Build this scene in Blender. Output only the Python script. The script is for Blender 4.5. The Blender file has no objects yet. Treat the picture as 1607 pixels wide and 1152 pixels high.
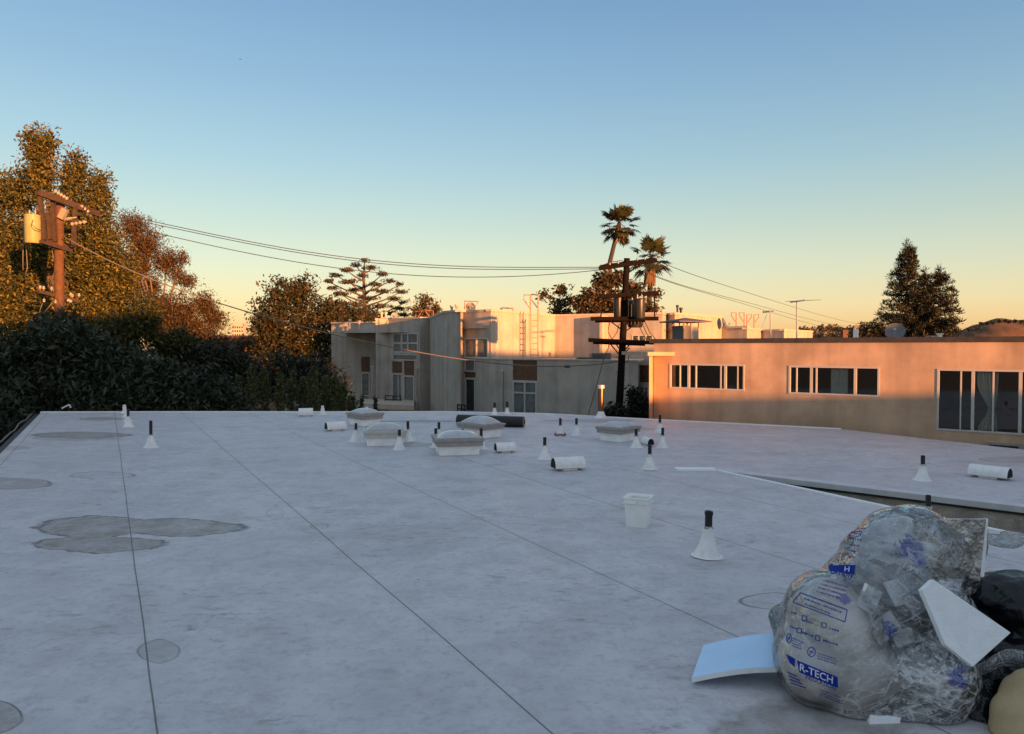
import bpy, bmesh, math, random
import numpy as np
from mathutils import Vector, noise as mnoise
from mathutils.bvhtree import BVHTree
random.seed(7); rng = np.random.default_rng(7)
R = math.radians
sc = bpy.context.scene
COL = sc.collection
# ---------------------------------------------------------------- camera
FOC, CX, CY, CAMH = 1165.0, 803.5, 576.0, 1.75
PITCH = math.atan(31 / FOC)
cam = bpy.data.objects.new('camera', bpy.data.cameras.new('camera')); COL.objects.link(cam)
cam.location = (0, 0, CAMH); cam.rotation_euler = (math.pi / 2 - PITCH, 0, 0)
cam.data.sensor_width = 36; cam.data.lens = FOC / 1607 * 36
cam.data.clip_start = .05; cam.data.clip_end = 6000
sc.camera = cam
# ---------------------------------------------------------------- light
SUN_EL, SUN_AZ = R(3.4), R(37)           # azimuth: behind the camera, turned to its right
to_sun = Vector((math.sin(SUN_AZ) * math.cos(SUN_EL), -math.cos(SUN_AZ) * math.cos(SUN_EL), math.sin(SUN_EL)))
sl = bpy.data.lights.new('sun', 'SUN'); sl.energy = 4.4; sl.angle = R(.5); sl.color = (1.0, .385, .11)
so = bpy.data.objects.new('sun', sl); COL.objects.link(so)
so.rotation_euler = to_sun.to_track_quat('Z', 'Y').to_euler(); so.location = (20, -30, 12)
sc.view_settings.view_transform = 'Standard'; sc.view_settings.look = 'None'
sc.view_settings.exposure = 1.55; sc.view_settings.gamma = 1
w = bpy.data.worlds.new('World'); sc.world = w; w.use_nodes = True
nt = w.node_tree; nt.nodes.clear()
def N(nt, t, **k):
    n = nt.nodes.new(t)
    for a, b in k.items(): setattr(n, a, b)
    return n
out = N(nt, 'ShaderNodeOutputWorld'); add = N(nt, 'ShaderNodeAddShader')
b1 = N(nt, 'ShaderNodeBackground'); b2 = N(nt, 'ShaderNodeBackground')
sky = N(nt, 'ShaderNodeTexSky', sky_type='NISHITA', sun_disc=False, sun_elevation=SUN_EL,
        sun_rotation=math.atan2(to_sun.x, to_sun.y), air_density=1.0, dust_density=1.0, ozone_density=1.5)
nt.links.new(sky.outputs[0], b1.inputs[0]); b1.inputs[1].default_value = .05
tc = N(nt, 'ShaderNodeTexCoord'); sep = N(nt, 'ShaderNodeSeparateXYZ'); ramp = N(nt, 'ShaderNodeValToRGB')
nt.links.new(tc.outputs['Generated'], sep.inputs[0])
nt.links.new(sep.outputs[2], ramp.inputs[0])
SKY = [(0.0, (.82, .46, .22)), (.025, (.84, .53, .27)), (.055, (.77, .61, .37)), (.10, (.61, .60, .45)), (.16, (.44, .52, .46)),
       (.23, (.29, .44, .51)), (.32, (.19, .34, .50)), (.42, (.12, .25, .45)), (.52, (.17, .29, .46)), (.66, (.34, .42, .54)), (1.0, (.46, .50, .58))]
el = ramp.color_ramp.elements
el[0].position, el[0].color = SKY[0][0], SKY[0][1] + (1,); el[1].position, el[1].color = SKY[-1][0], SKY[-1][1] + (1,)
for p, c in SKY[1:-1]:
    e = el.new(p); e.color = c + (1,)
nt.links.new(ramp.outputs[0], b2.inputs[0]); b2.inputs[1].default_value = .285
nt.links.new(b1.outputs[0], add.inputs[0]); nt.links.new(b2.outputs[0], add.inputs[1]); nt.links.new(add.outputs[0], out.inputs[0])

# ---------------------------------------------------------------- measuring helpers: photograph point -> place in the world
def ray(px, py):
    u = -(py - CY) / FOC
    return Vector(((px - CX) / FOC, math.cos(PITCH) + u * math.sin(PITCH), -math.sin(PITCH) + u * math.cos(PITCH)))
CAM = Vector((0, 0, CAMH))
def G(px, py, z=0.0):
    d = ray(px, py); return CAM + d * ((z - CAMH) / d.z)
def D(px, py, Y):
    d = ray(px, py); return CAM + d * (Y / d.y)
def XY(px, Y): return Vector((ray(px, 545).x / ray(px, 545).y * Y, Y))

# ---------------------------------------------------------------- object helpers
def tag(o, label=None, cat=None, group=None, kind=None):
    if label: o['label'] = label
    if cat: o['category'] = cat
    if group: o['group'] = group
    if kind: o['kind'] = kind
    return o
def thing(name, label, cat, loc=(0, 0, 0), rz=0, group=None):
    o = bpy.data.objects.new(name, None); COL.objects.link(o); o.empty_display_size = .1
    o.location = loc; o.rotation_euler = (0, 0, rz)
    return tag(o, label, cat, group)
class MB:
    def __init__(s): s.v = []; s.f = []; s.m = []; s.cur = 0
    def quad(s, *p):
        n = len(s.v); s.v += [tuple(q) for q in p]; s.f.append(tuple(range(n, n + len(p)))); s.m.append(s.cur)
    def hexa(s, c):      # 8 corners: bottom 4 ccw, top 4 ccw
        n = len(s.v); s.v += [tuple(q) for q in c]
        for f in ((3, 2, 1, 0), (4, 5, 6, 7), (0, 1, 5, 4), (1, 2, 6, 5), (2, 3, 7, 6), (3, 0, 4, 7)):
            s.f.append(tuple(n + i for i in f)); s.m.append(s.cur)
    def box(s, x0, x1, y0, y1, z0, z1):
        s.hexa([(x0, y0, z0), (x1, y0, z0), (x1, y1, z0), (x0, y1, z0), (x0, y0, z1), (x1, y0, z1), (x1, y1, z1), (x0, y1, z1)])
    def obox(s, O, u, n, a0, a1, z0, z1, d0, d1):   # O,u,n 2D: along u, outward n
        P = lambda a, d, z: (O.x + u.x * a + n.x * d, O.y + u.y * a + n.y * d, z)
        s.hexa([P(a0, d1, z0), P(a1, d1, z0), P(a1, d0, z0), P(a0, d0, z0), P(a0, d1, z1), P(a1, d1, z1), P(a1, d0, z1), P(a0, d0, z1)])
    def beam(s, a, b, w, h):
        a = Vector(a); b = Vector(b); d = (b - a).normalized()
        up = Vector((0, 0, 1)) if abs(d.z) < .95 else Vector((0, 1, 0))
        x = d.cross(up).normalized() * w / 2; y = x.cross(d).normalized() * h / 2
        s.hexa([a - x - y, a + x - y, b + x - y, b - x - y, a - x + y, a + x + y, b + x + y, b - x + y])
    def tube(s, pts, rad, n=8, cap=True):
        pts = [Vector(p) for p in pts]
        if not hasattr(rad, '__len__'): rad = [rad] * len(pts)
        base = len(s.v); ref = None
        for i, p in enumerate(pts):
            d = (pts[min(i + 1, len(pts) - 1)] - pts[max(i - 1, 0)]).normalized()
            if ref is None: ref = d.orthogonal().normalized()
            ref = (ref - d * ref.dot(d)).normalized(); b = d.cross(ref)
            for k in range(n):
                t = 2 * math.pi * k / n
                s.v.append(tuple(p + (ref * math.cos(t) + b * math.sin(t)) * rad[i]))
        for i in range(len(pts) - 1):
            for k in range(n):
                a = base + i * n + k; b_ = base + i * n + (k + 1) % n
                s.f.append((a, b_, b_ + n, a + n)); s.m.append(s.cur)
        if cap:
            s.f.append(tuple(base + k for k in range(n))[::-1]); s.m.append(s.cur)
            s.f.append(tuple(base + (len(pts) - 1) * n + k for k in range(n))); s.m.append(s.cur)
    def lathe(s, prof, c=(0, 0, 0), n=24, wob=0):   # prof: (r,z)
        base = len(s.v)
        for r, z in prof:
            for k in range(n):
                t = 2 * math.pi * k / n
                rr = r * (1 + wob * math.sin(3 * t + z * 9))
                s.v.append((c[0] + rr * math.cos(t), c[1] + rr * math.sin(t), c[2] + z))
        for i in range(len(prof) - 1):
            for k in range(n):
                a = base + i * n + k; b = base + i * n + (k + 1) % n
                s.f.append((a, b, b + n, a + n)); s.m.append(s.cur)
    def ball(s, c, r, nu=12, nv=8):
        c = Vector(c); r = Vector(r) if hasattr(r, '__len__') else Vector((r, r, r))
        base = len(s.v)
        for i in range(nv + 1):
            ph = math.pi * i / nv
            for k in range(nu):
                t = 2 * math.pi * k / nu
                s.v.append((c.x + r.x * math.sin(ph) * math.cos(t), c.y + r.y * math.sin(ph) * math.sin(t), c.z - r.z * math.cos(ph)))
        for i in range(nv):
            for k in range(nu):
                a = base + i * nu + k; b = base + i * nu + (k + 1) % nu
                s.f.append((a, b, b + nu, a + nu)); s.m.append(s.cur)
    def prism(s, poly, z0, z1, top=True, sides=True, bottom=False):   # poly ccw 2D
        n = len(poly)
        if top: s.quad(*[(p[0], p[1], z1) for p in poly])
        if bottom: s.quad(*[(p[0], p[1], z0) for p in poly[::-1]])
        if sides:
            for i in range(n):
                a, b = poly[i], poly[(i + 1) % n]
                s.quad((a[0], a[1], z0), (b[0], b[1], z0), (b[0], b[1], z1), (a[0], a[1], z1))
    def build(s, name, mats, parent=None, smooth=False, bevel=0, loc=None, local=False):
        me = bpy.data.meshes.new(name)
        off = Vector((0, 0, 0))
        if parent is not None and not local:
            p = parent
            while p is not None: off += Vector(p.location); p = p.parent
        if loc is not None: off += Vector(loc)
        me.from_pydata([(v[0] - off.x, v[1] - off.y, v[2] - off.z) for v in s.v], [], s.f)
        if not isinstance(mats, (list, tuple)): mats = [mats]
        for m in mats: me.materials.append(m)
        if len(mats) > 1: me.polygons.foreach_set('material_index', s.m)
        if smooth: me.polygons.foreach_set('use_smooth', [True] * len(me.polygons))
        me.update()
        o = bpy.data.objects.new(name, me); COL.objects.link(o)
        if parent is not None: o.parent = parent
        if loc is not None: o.location = loc
        if smooth == 'auto' or bevel:
            if bevel:
                md = o.modifiers.new('bevel', 'BEVEL'); md.width = bevel; md.segments = 2; md.limit_method = 'ANGLE'
        if smooth == 'auto':
            me.set_sharp_from_angle(angle=R(38))
        return o

# ---------------------------------------------------------------- materials
MATS = {}
def mat(name, col, rough=.7, metal=0, var=0, vscale=3, bump=0, bscale=40, spec=.5, col2=None, streak=0, coat=0, obj=True, emis=None):
    if name in MATS: return MATS[name]
    m = bpy.data.materials.new(name); m.use_nodes = True; t = m.node_tree; L = t.links
    p = t.nodes['Principled BSDF']
    p.inputs['Base Color'].default_value = tuple(col) + (1,); p.inputs['Roughness'].default_value = rough
    p.inputs['Metallic'].default_value = metal; p.inputs['Specular IOR Level'].default_value = spec
    p.inputs['Coat Weight'].default_value = coat
    tc = N(t, 'ShaderNodeTexCoord')
    if var or col2:
        no = N(t, 'ShaderNodeTexNoise'); no.inputs['Scale'].default_value = vscale; no.inputs['Detail'].default_value = 7; no.inputs['Roughness'].default_value = .62
        L.new(tc.outputs['Object'], no.inputs['Vector'])
        mx = N(t, 'ShaderNodeMix', data_type='RGBA')
        r = N(t, 'ShaderNodeMapRange'); r.inputs[1].default_value = .32; r.inputs[2].default_value = .68
        L.new(no.outputs[0], r.inputs[0]); L.new(r.outputs[0], mx.inputs[0])
        c2 = col2 or tuple(c * (1 - var) for c in col)
        c1 = col if col2 else tuple(min(1, c * (1 + var * .6)) for c in col)
        mx.inputs[6].default_value = tuple(c1) + (1,); mx.inputs[7].default_value = tuple(c2) + (1,)
        last = mx.outputs[2]
        if streak:
            mp = N(t, 'ShaderNodeMapping'); mp.inputs['Scale'].default_value = (2.2, 2.2, .12)
            L.new(tc.outputs['Object'], mp.inputs[0])
            n2 = N(t, 'ShaderNodeTexNoise'); n2.inputs['Scale'].default_value = 1.6; n2.inputs['Detail'].default_value = 5
            L.new(mp.outputs[0], n2.inputs['Vector'])
            r2 = N(t, 'ShaderNodeMapRange'); r2.inputs[1].default_value = .45; r2.inputs[2].default_value = .75; r2.inputs[4].default_value = streak
            L.new(n2.outputs[0], r2.inputs[0])
            m2 = N(t, 'ShaderNodeMix', data_type='RGBA'); m2.inputs[7].default_value = tuple(c * .35 for c in col) + (1,)
            L.new(r2.outputs[0], m2.inputs[0]); L.new(last, m2.inputs[6]); last = m2.outputs[2]
        L.new(last, p.inputs['Base Color'])
    if bump:
        nb = N(t, 'ShaderNodeTexNoise'); nb.inputs['Scale'].default_value = bscale; nb.inputs['Detail'].default_value = 5
        L.new(tc.outputs['Object'], nb.inputs['Vector'])
        bp = N(t, 'ShaderNodeBump'); bp.inputs['Strength'].default_value = bump; bp.inputs['Distance'].default_value = .02
        L.new(nb.outputs[0], bp.inputs['Height']); L.new(bp.outputs[0], p.inputs['Normal'])
    if emis:
        p.inputs['Emission Color'].default_value = tuple(emis[0]) + (1,); p.inputs['Emission Strength'].default_value = emis[1]
    MATS[name] = m; return m
def leafmat(name, c1, c2, trans=.35):
    m = bpy.data.materials.new(name); m.use_nodes = True; t = m.node_tree; L = t.links; t.nodes.clear()
    o = N(t, 'ShaderNodeOutputMaterial'); at = N(t, 'ShaderNodeAttribute', attribute_name='var')
    mx = N(t, 'ShaderNodeMix', data_type='RGBA'); mx.inputs[6].default_value = c1 + (1,); mx.inputs[7].default_value = c2 + (1,)
    pw = N(t, 'ShaderNodeMath', operation='POWER'); pw.inputs[1].default_value = 2.6; L.new(at.outputs['Fac'], pw.inputs[0]); L.new(pw.outputs[0], mx.inputs[0])
    p = N(t, 'ShaderNodeBsdfPrincipled'); p.inputs['Roughness'].default_value = .55; p.inputs['Specular IOR Level'].default_value = .35
    tr = N(t, 'ShaderNodeBsdfTranslucent'); ms = N(t, 'ShaderNodeMixShader'); ms.inputs[0].default_value = trans
    L.new(mx.outputs[2], p.inputs['Base Color']); L.new(mx.outputs[2], tr.inputs[0])
    L.new(p.outputs[0], ms.inputs[1]); L.new(tr.outputs[0], ms.inputs[2]); L.new(ms.outputs[0], o.inputs[0])
    return m
M_white = mat('white_paint', (.90, .88, .87), .5, col2=(.74, .70, .67), vscale=11, bump=.2, bscale=24)
M_curb = mat('curb_membrane', (.93, .91, .90), .55, var=.12, vscale=6, bump=.2, bscale=15)
M_black = mat('black_pipe', (.012, .012, .014), .55, var=.4, vscale=30)
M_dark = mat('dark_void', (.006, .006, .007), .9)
M_stucco = mat('stucco_grey', (.47, .41, .35), .9, var=.18, vscale=1.4, bump=.2, bscale=60, streak=.42)
M_stucco2 = mat('stucco_tan', (.60, .395, .26), .9, var=.30, vscale=.9, bump=.12, bscale=80, streak=.4)
M_coping = mat('coping_paint', (.52, .44, .36), .7, var=.15, vscale=4)
M_brown = mat('brown_panel', (.14, .065, .035), .7, var=.3, vscale=5, bump=.3)
M_frame = mat('window_frame', (.50, .47, .44), .45, var=.1)
M_metal = mat('galvanised', (.42, .42, .43), .38, .7, var=.25, vscale=14)
M_flue = mat('rusty_flue', (.24, .11, .06), .32, .85, var=.35, vscale=16)
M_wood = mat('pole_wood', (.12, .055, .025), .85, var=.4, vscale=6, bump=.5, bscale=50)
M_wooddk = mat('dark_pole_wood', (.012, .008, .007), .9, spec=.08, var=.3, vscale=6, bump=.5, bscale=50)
M_arm = mat('crossarm_wood', (.06, .036, .024), .85, var=.4, vscale=8)
M_ceram = mat('porcelain', (.30, .27, .22), .25, var=.1)
M_trafo = mat('transformer_paint', (.34, .33, .14), .5, var=.15, vscale=5)
M_trafodk = mat('transformer_grey', (.025, .026, .028), .4, var=.3, vscale=5)
M_wire = mat('wire_rubber', (.05, .045, .04), .6)
M_wire2 = mat('service_cable', (.16, .13, .11), .6)
M_rust = mat('rust_paint', (.34, .17, .11), .7, var=.3, vscale=12)
M_bark = mat('bark', (.10, .07, .05), .9, var=.4, vscale=6, bump=.6)
M_barkpale = mat('pale_bark', (.15, .11, .09), .85, var=.3, vscale=5)
M_foam = mat('foam_white', (.86, .87, .88), .5, var=.05, vscale=20, bump=.25, bscale=90)
M_plastic = mat('bucket_plastic', (.90, .88, .85), .38, var=.06, vscale=10)
M_lid = mat('skylight_frame', (.36, .33, .31), .55, .3, var=.2, vscale=12)
M_ground = mat('soil', (.13, .11, .09), .95, var=.3, vscale=.3)
M_hill = mat('hill_soil', (.15, .07, .04), .95, col2=(.045, .035, .02), vscale=.13)

def glass_mat():
    m = bpy.data.materials.new('window_glass'); m.use_nodes = True; t = m.node_tree; L = t.links; t.nodes.clear()
    o = N(t, 'ShaderNodeOutputMaterial'); tr = N(t, 'ShaderNodeBsdfTransparent'); tr.inputs[0].default_value = (.75, .78, .78, 1)
    gl = N(t, 'ShaderNodeBsdfGlossy'); gl.inputs['Roughness'].default_value = .03
    f = N(t, 'ShaderNodeFresnel'); f.inputs[0].default_value = 1.5
    ms = N(t, 'ShaderNodeMixShader'); fa = N(t, 'ShaderNodeMath', operation='MULTIPLY_ADD'); fa.inputs[1].default_value = 1.3; fa.inputs[2].default_value = .03; L.new(f.outputs[0], fa.inputs[0]); L.new(fa.outputs[0], ms.inputs[0]); L.new(tr.outputs[0], ms.inputs[1]); L.new(gl.outputs[0], ms.inputs[2])
    L.new(ms.outputs[0], o.inputs[0]); return m
M_glass = glass_mat()
M_pane = mat('dark_pane', (.035, .042, .045), .08, var=.3, vscale=2, spec=.6)
M_blind = mat('blind_pane', (.16, .17, .165), .25, var=.35, vscale=4, spec=.5)
M_curtain = mat('curtain_cloth', (.85, .82, .74), .85, var=.12, vscale=5)
M_room = mat('room_paint', (.30, .19, .13), .9)

# ---------------------------------------------------------------- roof membrane (ponding marks belong to the surface, the shade at the bag's foot is painted)
S_DIR = Vector((-.4798, .8774)); E_DIR = Vector((.8774, .4798))
def membrane():
    m = bpy.data.materials.new('roof_membrane'); m.use_nodes = True; t = m.node_tree; L = t.links
    p = t.nodes['Principled BSDF']; p.inputs['Roughness'].default_value = .52; p.inputs['Specular IOR Level'].default_value = .45
    tc = N(t, 'ShaderNodeTexCoord'); O = tc.outputs['Object']
    def math_(op, a, b=None, c=None, clamp=False):
        n = N(t, 'ShaderNodeMath', operation=op); n.use_clamp = clamp
        for i, v in enumerate((a, b, c)):
            if v is None: continue
            if hasattr(v, 'is_linked') or hasattr(v, 'links'): L.new(v, n.inputs[i])
            else: n.inputs[i].default_value = v
        return n.outputs[0]
    def noise(sc_, det=5, rough=.55, vec=O):
        n = N(t, 'ShaderNodeTexNoise'); n.inputs['Scale'].default_value = sc_; n.inputs['Detail'].default_value = det; n.inputs['Roughness'].default_value = rough
        L.new(vec, n.inputs['Vector']); return n.outputs[0]
    def mixc(f, a, b):
        n = N(t, 'ShaderNodeMix', data_type='RGBA')
        for i, v in ((0, f), (6, a), (7, b)):
            if isinstance(v, (tuple, float)): n.inputs[i].default_value = (v + (1,)) if isinstance(v, tuple) else v
            else: L.new(v, n.inputs[i])
        return n.outputs[2]
    def rng_(v, a, b, c=0., d=1.):
        n = N(t, 'ShaderNodeMapRange'); n.inputs[1].default_value = a; n.inputs[2].default_value = b; n.inputs[3].default_value = c; n.inputs[4].default_value = d
        L.new(v, n.inputs[0]); return n.outputs[0]
    big = rng_(noise(.45, 4), .3, .7)
    col = mixc(big, (.61, .58, .59), (.535, .515, .53))
    mid = rng_(noise(2.6, 9, .72), .42, .64)
    col = mixc(math_('MULTIPLY', mid, .5), col, (.38, .35, .36))
    patch = rng_(noise(1.1, 6, .6), .56, .66)
    col = mixc(math_('MULTIPLY', patch, .38), col, (.42, .37, .365))
    fine = rng_(noise(14, 7, .8), .50, .66)
    col = mixc(math_('MULTIPLY', fine, .45), col, (.27, .24, .235))
    mpb = N(t, 'ShaderNodeMapping'); mpb.inputs['Location'].default_value = (3.3, 8.1, 0); mpb.inputs['Rotation'].default_value = (0, 0, -.5); mpb.inputs['Scale'].default_value = (2.2, 6, 1); L.new(O, mpb.inputs[0])
    sm = math_('MULTIPLY', rng_(noise(1.5, 8, .7, mpb.outputs[0]), .58, .68), rng_(noise(.55, 3), .45, .6))
    col = mixc(math_('MULTIPLY', sm, .6), col, (.25, .22, .215))
    # scuffs
    mp = N(t, 'ShaderNodeMapping'); mp.inputs['Scale'].default_value = (5, 13, 1); mp.inputs['Rotation'].default_value = (0, 0, .15); L.new(O, mp.inputs[0])
    scf = rng_(noise(1.1, 10, .8, mp.outputs[0]), .55, .61)
    col = mixc(math_('MULTIPLY', math_('MULTIPLY', scf, rng_(noise(.6, 4), .42, .58, .1, 1)), .72), col, (.22, .20, .20))
    spk = N(t, 'ShaderNodeTexVoronoi'); spk.inputs['Scale'].default_value = 2.3; L.new(O, spk.inputs['Vector'])
    spm = rng_(spk.outputs['Distance'], .022, .030, 1, 0)
    col = mixc(math_('MULTIPLY', spm, .7), col, (.12, .11, .11))
    # ponding marks, and dirt with a painted contact shadow under the bag: (px centre, py centre, half width px, top py, bottom py, strength, rim, wobble)
    wob = math_('ADD', noise(1.7, 5, .6), math_('MULTIPLY', math_('SUBTRACT', noise(6.5, 6, .7), .5), .45))
    stains_and_shade = [(150, 824, 104, 808.5, 846, .85, .95, .7), (158, 854, 104, 840, 868.5, .85, .9, .7), (275, 826, 108, 813, 842, .85, .9, .5), (128, 683, 80, 677.5, 688.5, .9, .9, .35), (120, 688, 70, 684, 692, .35, .35, .4),
              (12, 759, 72, 750, 768, .65, .8, .5), (160, 746, 52, 740, 752, .15, .6, .5), (158, 657, 34, 654.5, 660, .85, .8, .4),
              (250, 1022, 34, 1003, 1042, .40, .6, .3), (-6, 1123, 44, 1098, 1152, .75, .95, .3), (1215, 943, 56, 930, 957, .06, .85, .15),
              (652, 698, 32, 694, 702, .6, .7, .3), (655, 661, 66, 659.5, 662.8, .9, .9, .12), (925, 660, 70, 658, 663, .6, .7, .5),
              (501, 826, 15, 821, 831, .25, .8, .5), (432, 805, 16, 795, 816, .10, .45, 1.3), (490, 797, 13, 794, 801, .4, .2, .9), (1290, 1150, 165, 1080, 1230, .68, 0, 1.1), (20, 703, 28, 700, 706, .4, .5, .5), (1000, 673, 28, 671, 676, .5, .4, .5), (840, 757, 64, 752, 763, .16, .2, 1.2),  # wide brown patch by the bag: dirt plus its contact shadow painted in
              (1125, 884, 40, 876, 896, .25, .1, 1.6), (600, 1060, 30, 1050, 1068, .22, 0, 1.8), (130, 985, 60, 970, 1000, .18, 0, 1.8), (1590, 722, 50, 716, 727, .4, .5, .6)]
    tot = None; rimt = None; grp = []
    for (cx, cy, hw, y0, y1, st, rim, wb) in stains_and_shade:
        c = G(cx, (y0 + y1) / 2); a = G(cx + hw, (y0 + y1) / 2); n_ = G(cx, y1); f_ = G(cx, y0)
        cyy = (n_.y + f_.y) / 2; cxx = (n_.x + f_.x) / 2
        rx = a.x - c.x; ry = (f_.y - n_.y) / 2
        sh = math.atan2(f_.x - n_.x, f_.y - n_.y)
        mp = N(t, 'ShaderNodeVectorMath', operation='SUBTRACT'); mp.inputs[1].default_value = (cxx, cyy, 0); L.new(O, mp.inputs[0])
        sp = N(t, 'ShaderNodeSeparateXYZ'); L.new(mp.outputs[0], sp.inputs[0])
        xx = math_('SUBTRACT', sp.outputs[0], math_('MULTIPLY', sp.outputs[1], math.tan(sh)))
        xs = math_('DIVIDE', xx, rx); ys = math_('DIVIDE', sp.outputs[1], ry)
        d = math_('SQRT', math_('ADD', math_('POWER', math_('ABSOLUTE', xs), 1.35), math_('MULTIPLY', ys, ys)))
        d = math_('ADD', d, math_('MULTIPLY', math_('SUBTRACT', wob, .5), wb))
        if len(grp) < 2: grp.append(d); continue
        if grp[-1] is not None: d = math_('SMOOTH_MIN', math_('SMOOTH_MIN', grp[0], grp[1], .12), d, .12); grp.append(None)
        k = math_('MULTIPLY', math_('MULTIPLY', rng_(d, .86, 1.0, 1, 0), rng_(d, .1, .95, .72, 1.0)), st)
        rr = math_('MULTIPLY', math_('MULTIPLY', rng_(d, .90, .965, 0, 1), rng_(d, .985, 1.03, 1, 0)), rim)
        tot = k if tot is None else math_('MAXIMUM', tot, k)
        rimt = rr if rimt is None else math_('MAXIMUM', rimt, rr)
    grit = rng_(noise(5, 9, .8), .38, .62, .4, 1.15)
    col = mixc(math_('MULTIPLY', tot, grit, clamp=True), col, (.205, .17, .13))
    col = mixc(math_('MULTIPLY', rimt, rng_(noise(6, 3), .3, .6, .5, 1)), col, (.07, .06, .05))
    # lap seams every 1.585 m, parallel to the long edge of the roof
    dv = N(t, 'ShaderNodeVectorMath', operation='DOT_PRODUCT'); dv.inputs[1].default_value = (E_DIR.x, E_DIR.y, 0); L.new(O, dv.inputs[0])
    sw = math_('MULTIPLY', math_('SUBTRACT', noise(.5, 2), .5), .03)
    s = math_('ADD', math_('SUBTRACT', dv.outputs['Value'], .18), sw)
    fr = math_('ABSOLUTE', math_('SUBTRACT', math_('FRACT', math_('ADD', math_('DIVIDE', s, 1.575), .5)), .5))
    inr = math_('LESS_THAN', dv.outputs['Value'], 7.2)
    line = math_('MULTIPLY', rng_(fr, .0020, .0036, 1, 0), inr)
    halo = math_('MULTIPLY', rng_(fr, .004, .03, 1, 0), inr)
    col = mixc(math_('MULTIPLY', halo, math_('MULTIPLY', noise(7, 4), .35)), col, (.4, .39, .37))
    col = mixc(math_('MULTIPLY', line, .85), col, (.09, .085, .08))
    L.new(col, p.inputs['Base Color'])
    hgt = math_('ADD', math_('ADD', math_('MULTIPLY', noise(1.3, 3), .9), math_('MULTIPLY', noise(7, 5), .22)), math_('MULTIPLY', line, -.15))
    bp = N(t, 'ShaderNodeBump'); bp.inputs['Strength'].default_value = .5; bp.inputs['Distance'].default_value = .05
    L.new(hgt, bp.inputs['Height']); L.new(bp.outputs[0], p.inputs['Normal'])
    L.new(rng_(noise(2.2, 5), .3, .7, .42, .62), p.inputs['Roughness'])
    return m
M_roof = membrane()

# ================================================================ SETTING
GZ = -6.6
mb = MB(); mb.quad((-3000, -3000, GZ), (3000, -3000, GZ), (3000, 4000, GZ), (-3000, 4000, GZ))
tag(mb.build('ground', M_ground), kind='structure')
def hill(name, x0, x1, Y, dep, hfun, m, nx=90, ny=24):
    vs = []; fs = []
    for j in range(ny + 1):
        for i in range(nx + 1):
            x = x0 + (x1 - x0) * i / nx; y = Y + dep * j / ny
            env = math.sin(math.pi * min(1, j / ny * 1.0)) ** .7
            h = hfun(x) * env * (1 + .10 * mnoise.noise(Vector((x * .02, y * .02, 3))) + .05 * mnoise.noise(Vector((x * .09, y * .09, 5))))
            vs.append((x, y, GZ - 1 + h))
    for j in range(ny):
        for i in range(nx):
            a = j * (nx + 1) + i; fs.append((a, a + 1, a + nx + 2, a + nx + 1))
    me = bpy.data.meshes.new(name); me.from_pydata(vs, [], fs); me.materials.append(m)
    me.polygons.foreach_set('use_smooth', [True] * len(fs)); o = bpy.data.objects.new(name, me); COL.objects.link(o)
    return tag(o, kind='structure')
def hprof(pts, Y):   # skyline through photo points, at distance Y
    w = [(D(px, py, Y).x, D(px, py, Y).z - GZ + 1) for px, py in pts]
    def f(x):
        if x <= w[0][0]: return max(0, w[0][1] - (w[0][0] - x) * .4)
        for (a, ha), (b, hb) in zip(w, w[1:]):
            if x <= b: 
                k = (x - a) / (b - a); k = k * k * (3 - 2 * k); return ha + (hb - ha) * k
        return w[-1][1]
    return f
hill('hill', 230, 520, 470, 70, hprof([(1500, 532), (1522, 518), (1545, 507), (1575, 501), (1607, 502), (1700, 490)], 500), M_hill)
hill('hill', 150, 420, 600, 80, hprof([(1230, 528), (1290, 520), (1345, 517), (1400, 520), (1500, 524)], 640), M_hill)

# ================================================================ THE ROOF WE LOOK ACROSS
def g2(px, py): v = G(px, py); return (v.x, v.y)
A0 = Vector(g2(65, 647)); apex = Vector(g2(1124, 738.5))
F = [g2(65, 647), g2(300, 646.6), g2(560, 646.8), g2(700, 646.6), g2(850, 649.5), g2(1022, 658.6), g2(1320, 673.5), g2(1607, 705.5)]
fr = Vector(F[-1]); wd = (fr - Vector(F[-2])).normalized(); far_r = fr + wd * 9
cop_d = (Vector(g2(1607, 796)) - apex).normalized(); cop_end = apex + cop_d * 13
nd_ = (Vector(g2(1607, 842)) - apex).normalized(); near_r = apex + nd_ * 20; near_l = A0 - S_DIR * 26
outline = [tuple(near_l), tuple(near_r), tuple(apex), tuple(cop_end), tuple(far_r)] + F[::-1]
bld = thing('flat_roofed_building', 'low building whose white coated flat roof fills the foreground', 'building', (0, 0, GZ))
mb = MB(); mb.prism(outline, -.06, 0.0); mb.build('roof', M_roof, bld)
mb = MB(); inset = outline
mb.prism([(p[0] * .999, (p[1] - 5) * .999 + 5) for p in outline], GZ, -.065, top=False)
M_well = mat('lightwell_stucco', (.50, .40, .31), .95, var=.35, vscale=5, bump=.9, bscale=30, streak=.3)
mb.build('wall', M_well, bld)
# metal coping along the far side of the light well
nrm = Vector((cop_d.y, -cop_d.x))
if nrm.y > 0: nrm = -nrm
mb = MB(); mb.obox(apex, cop_d, nrm, .02, 13, -.055, .012, -.16, .05)
mb.build('coping', mat('coping_grey', (.60, .58, .58), .5, .2, var=.12, vscale=5), bld)
mb = MB(); mb.obox(apex, cop_d, nrm, .05, 13, -.085, -.057, -.05, .035); mb.build('drip_edge', M_black, bld)
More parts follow.
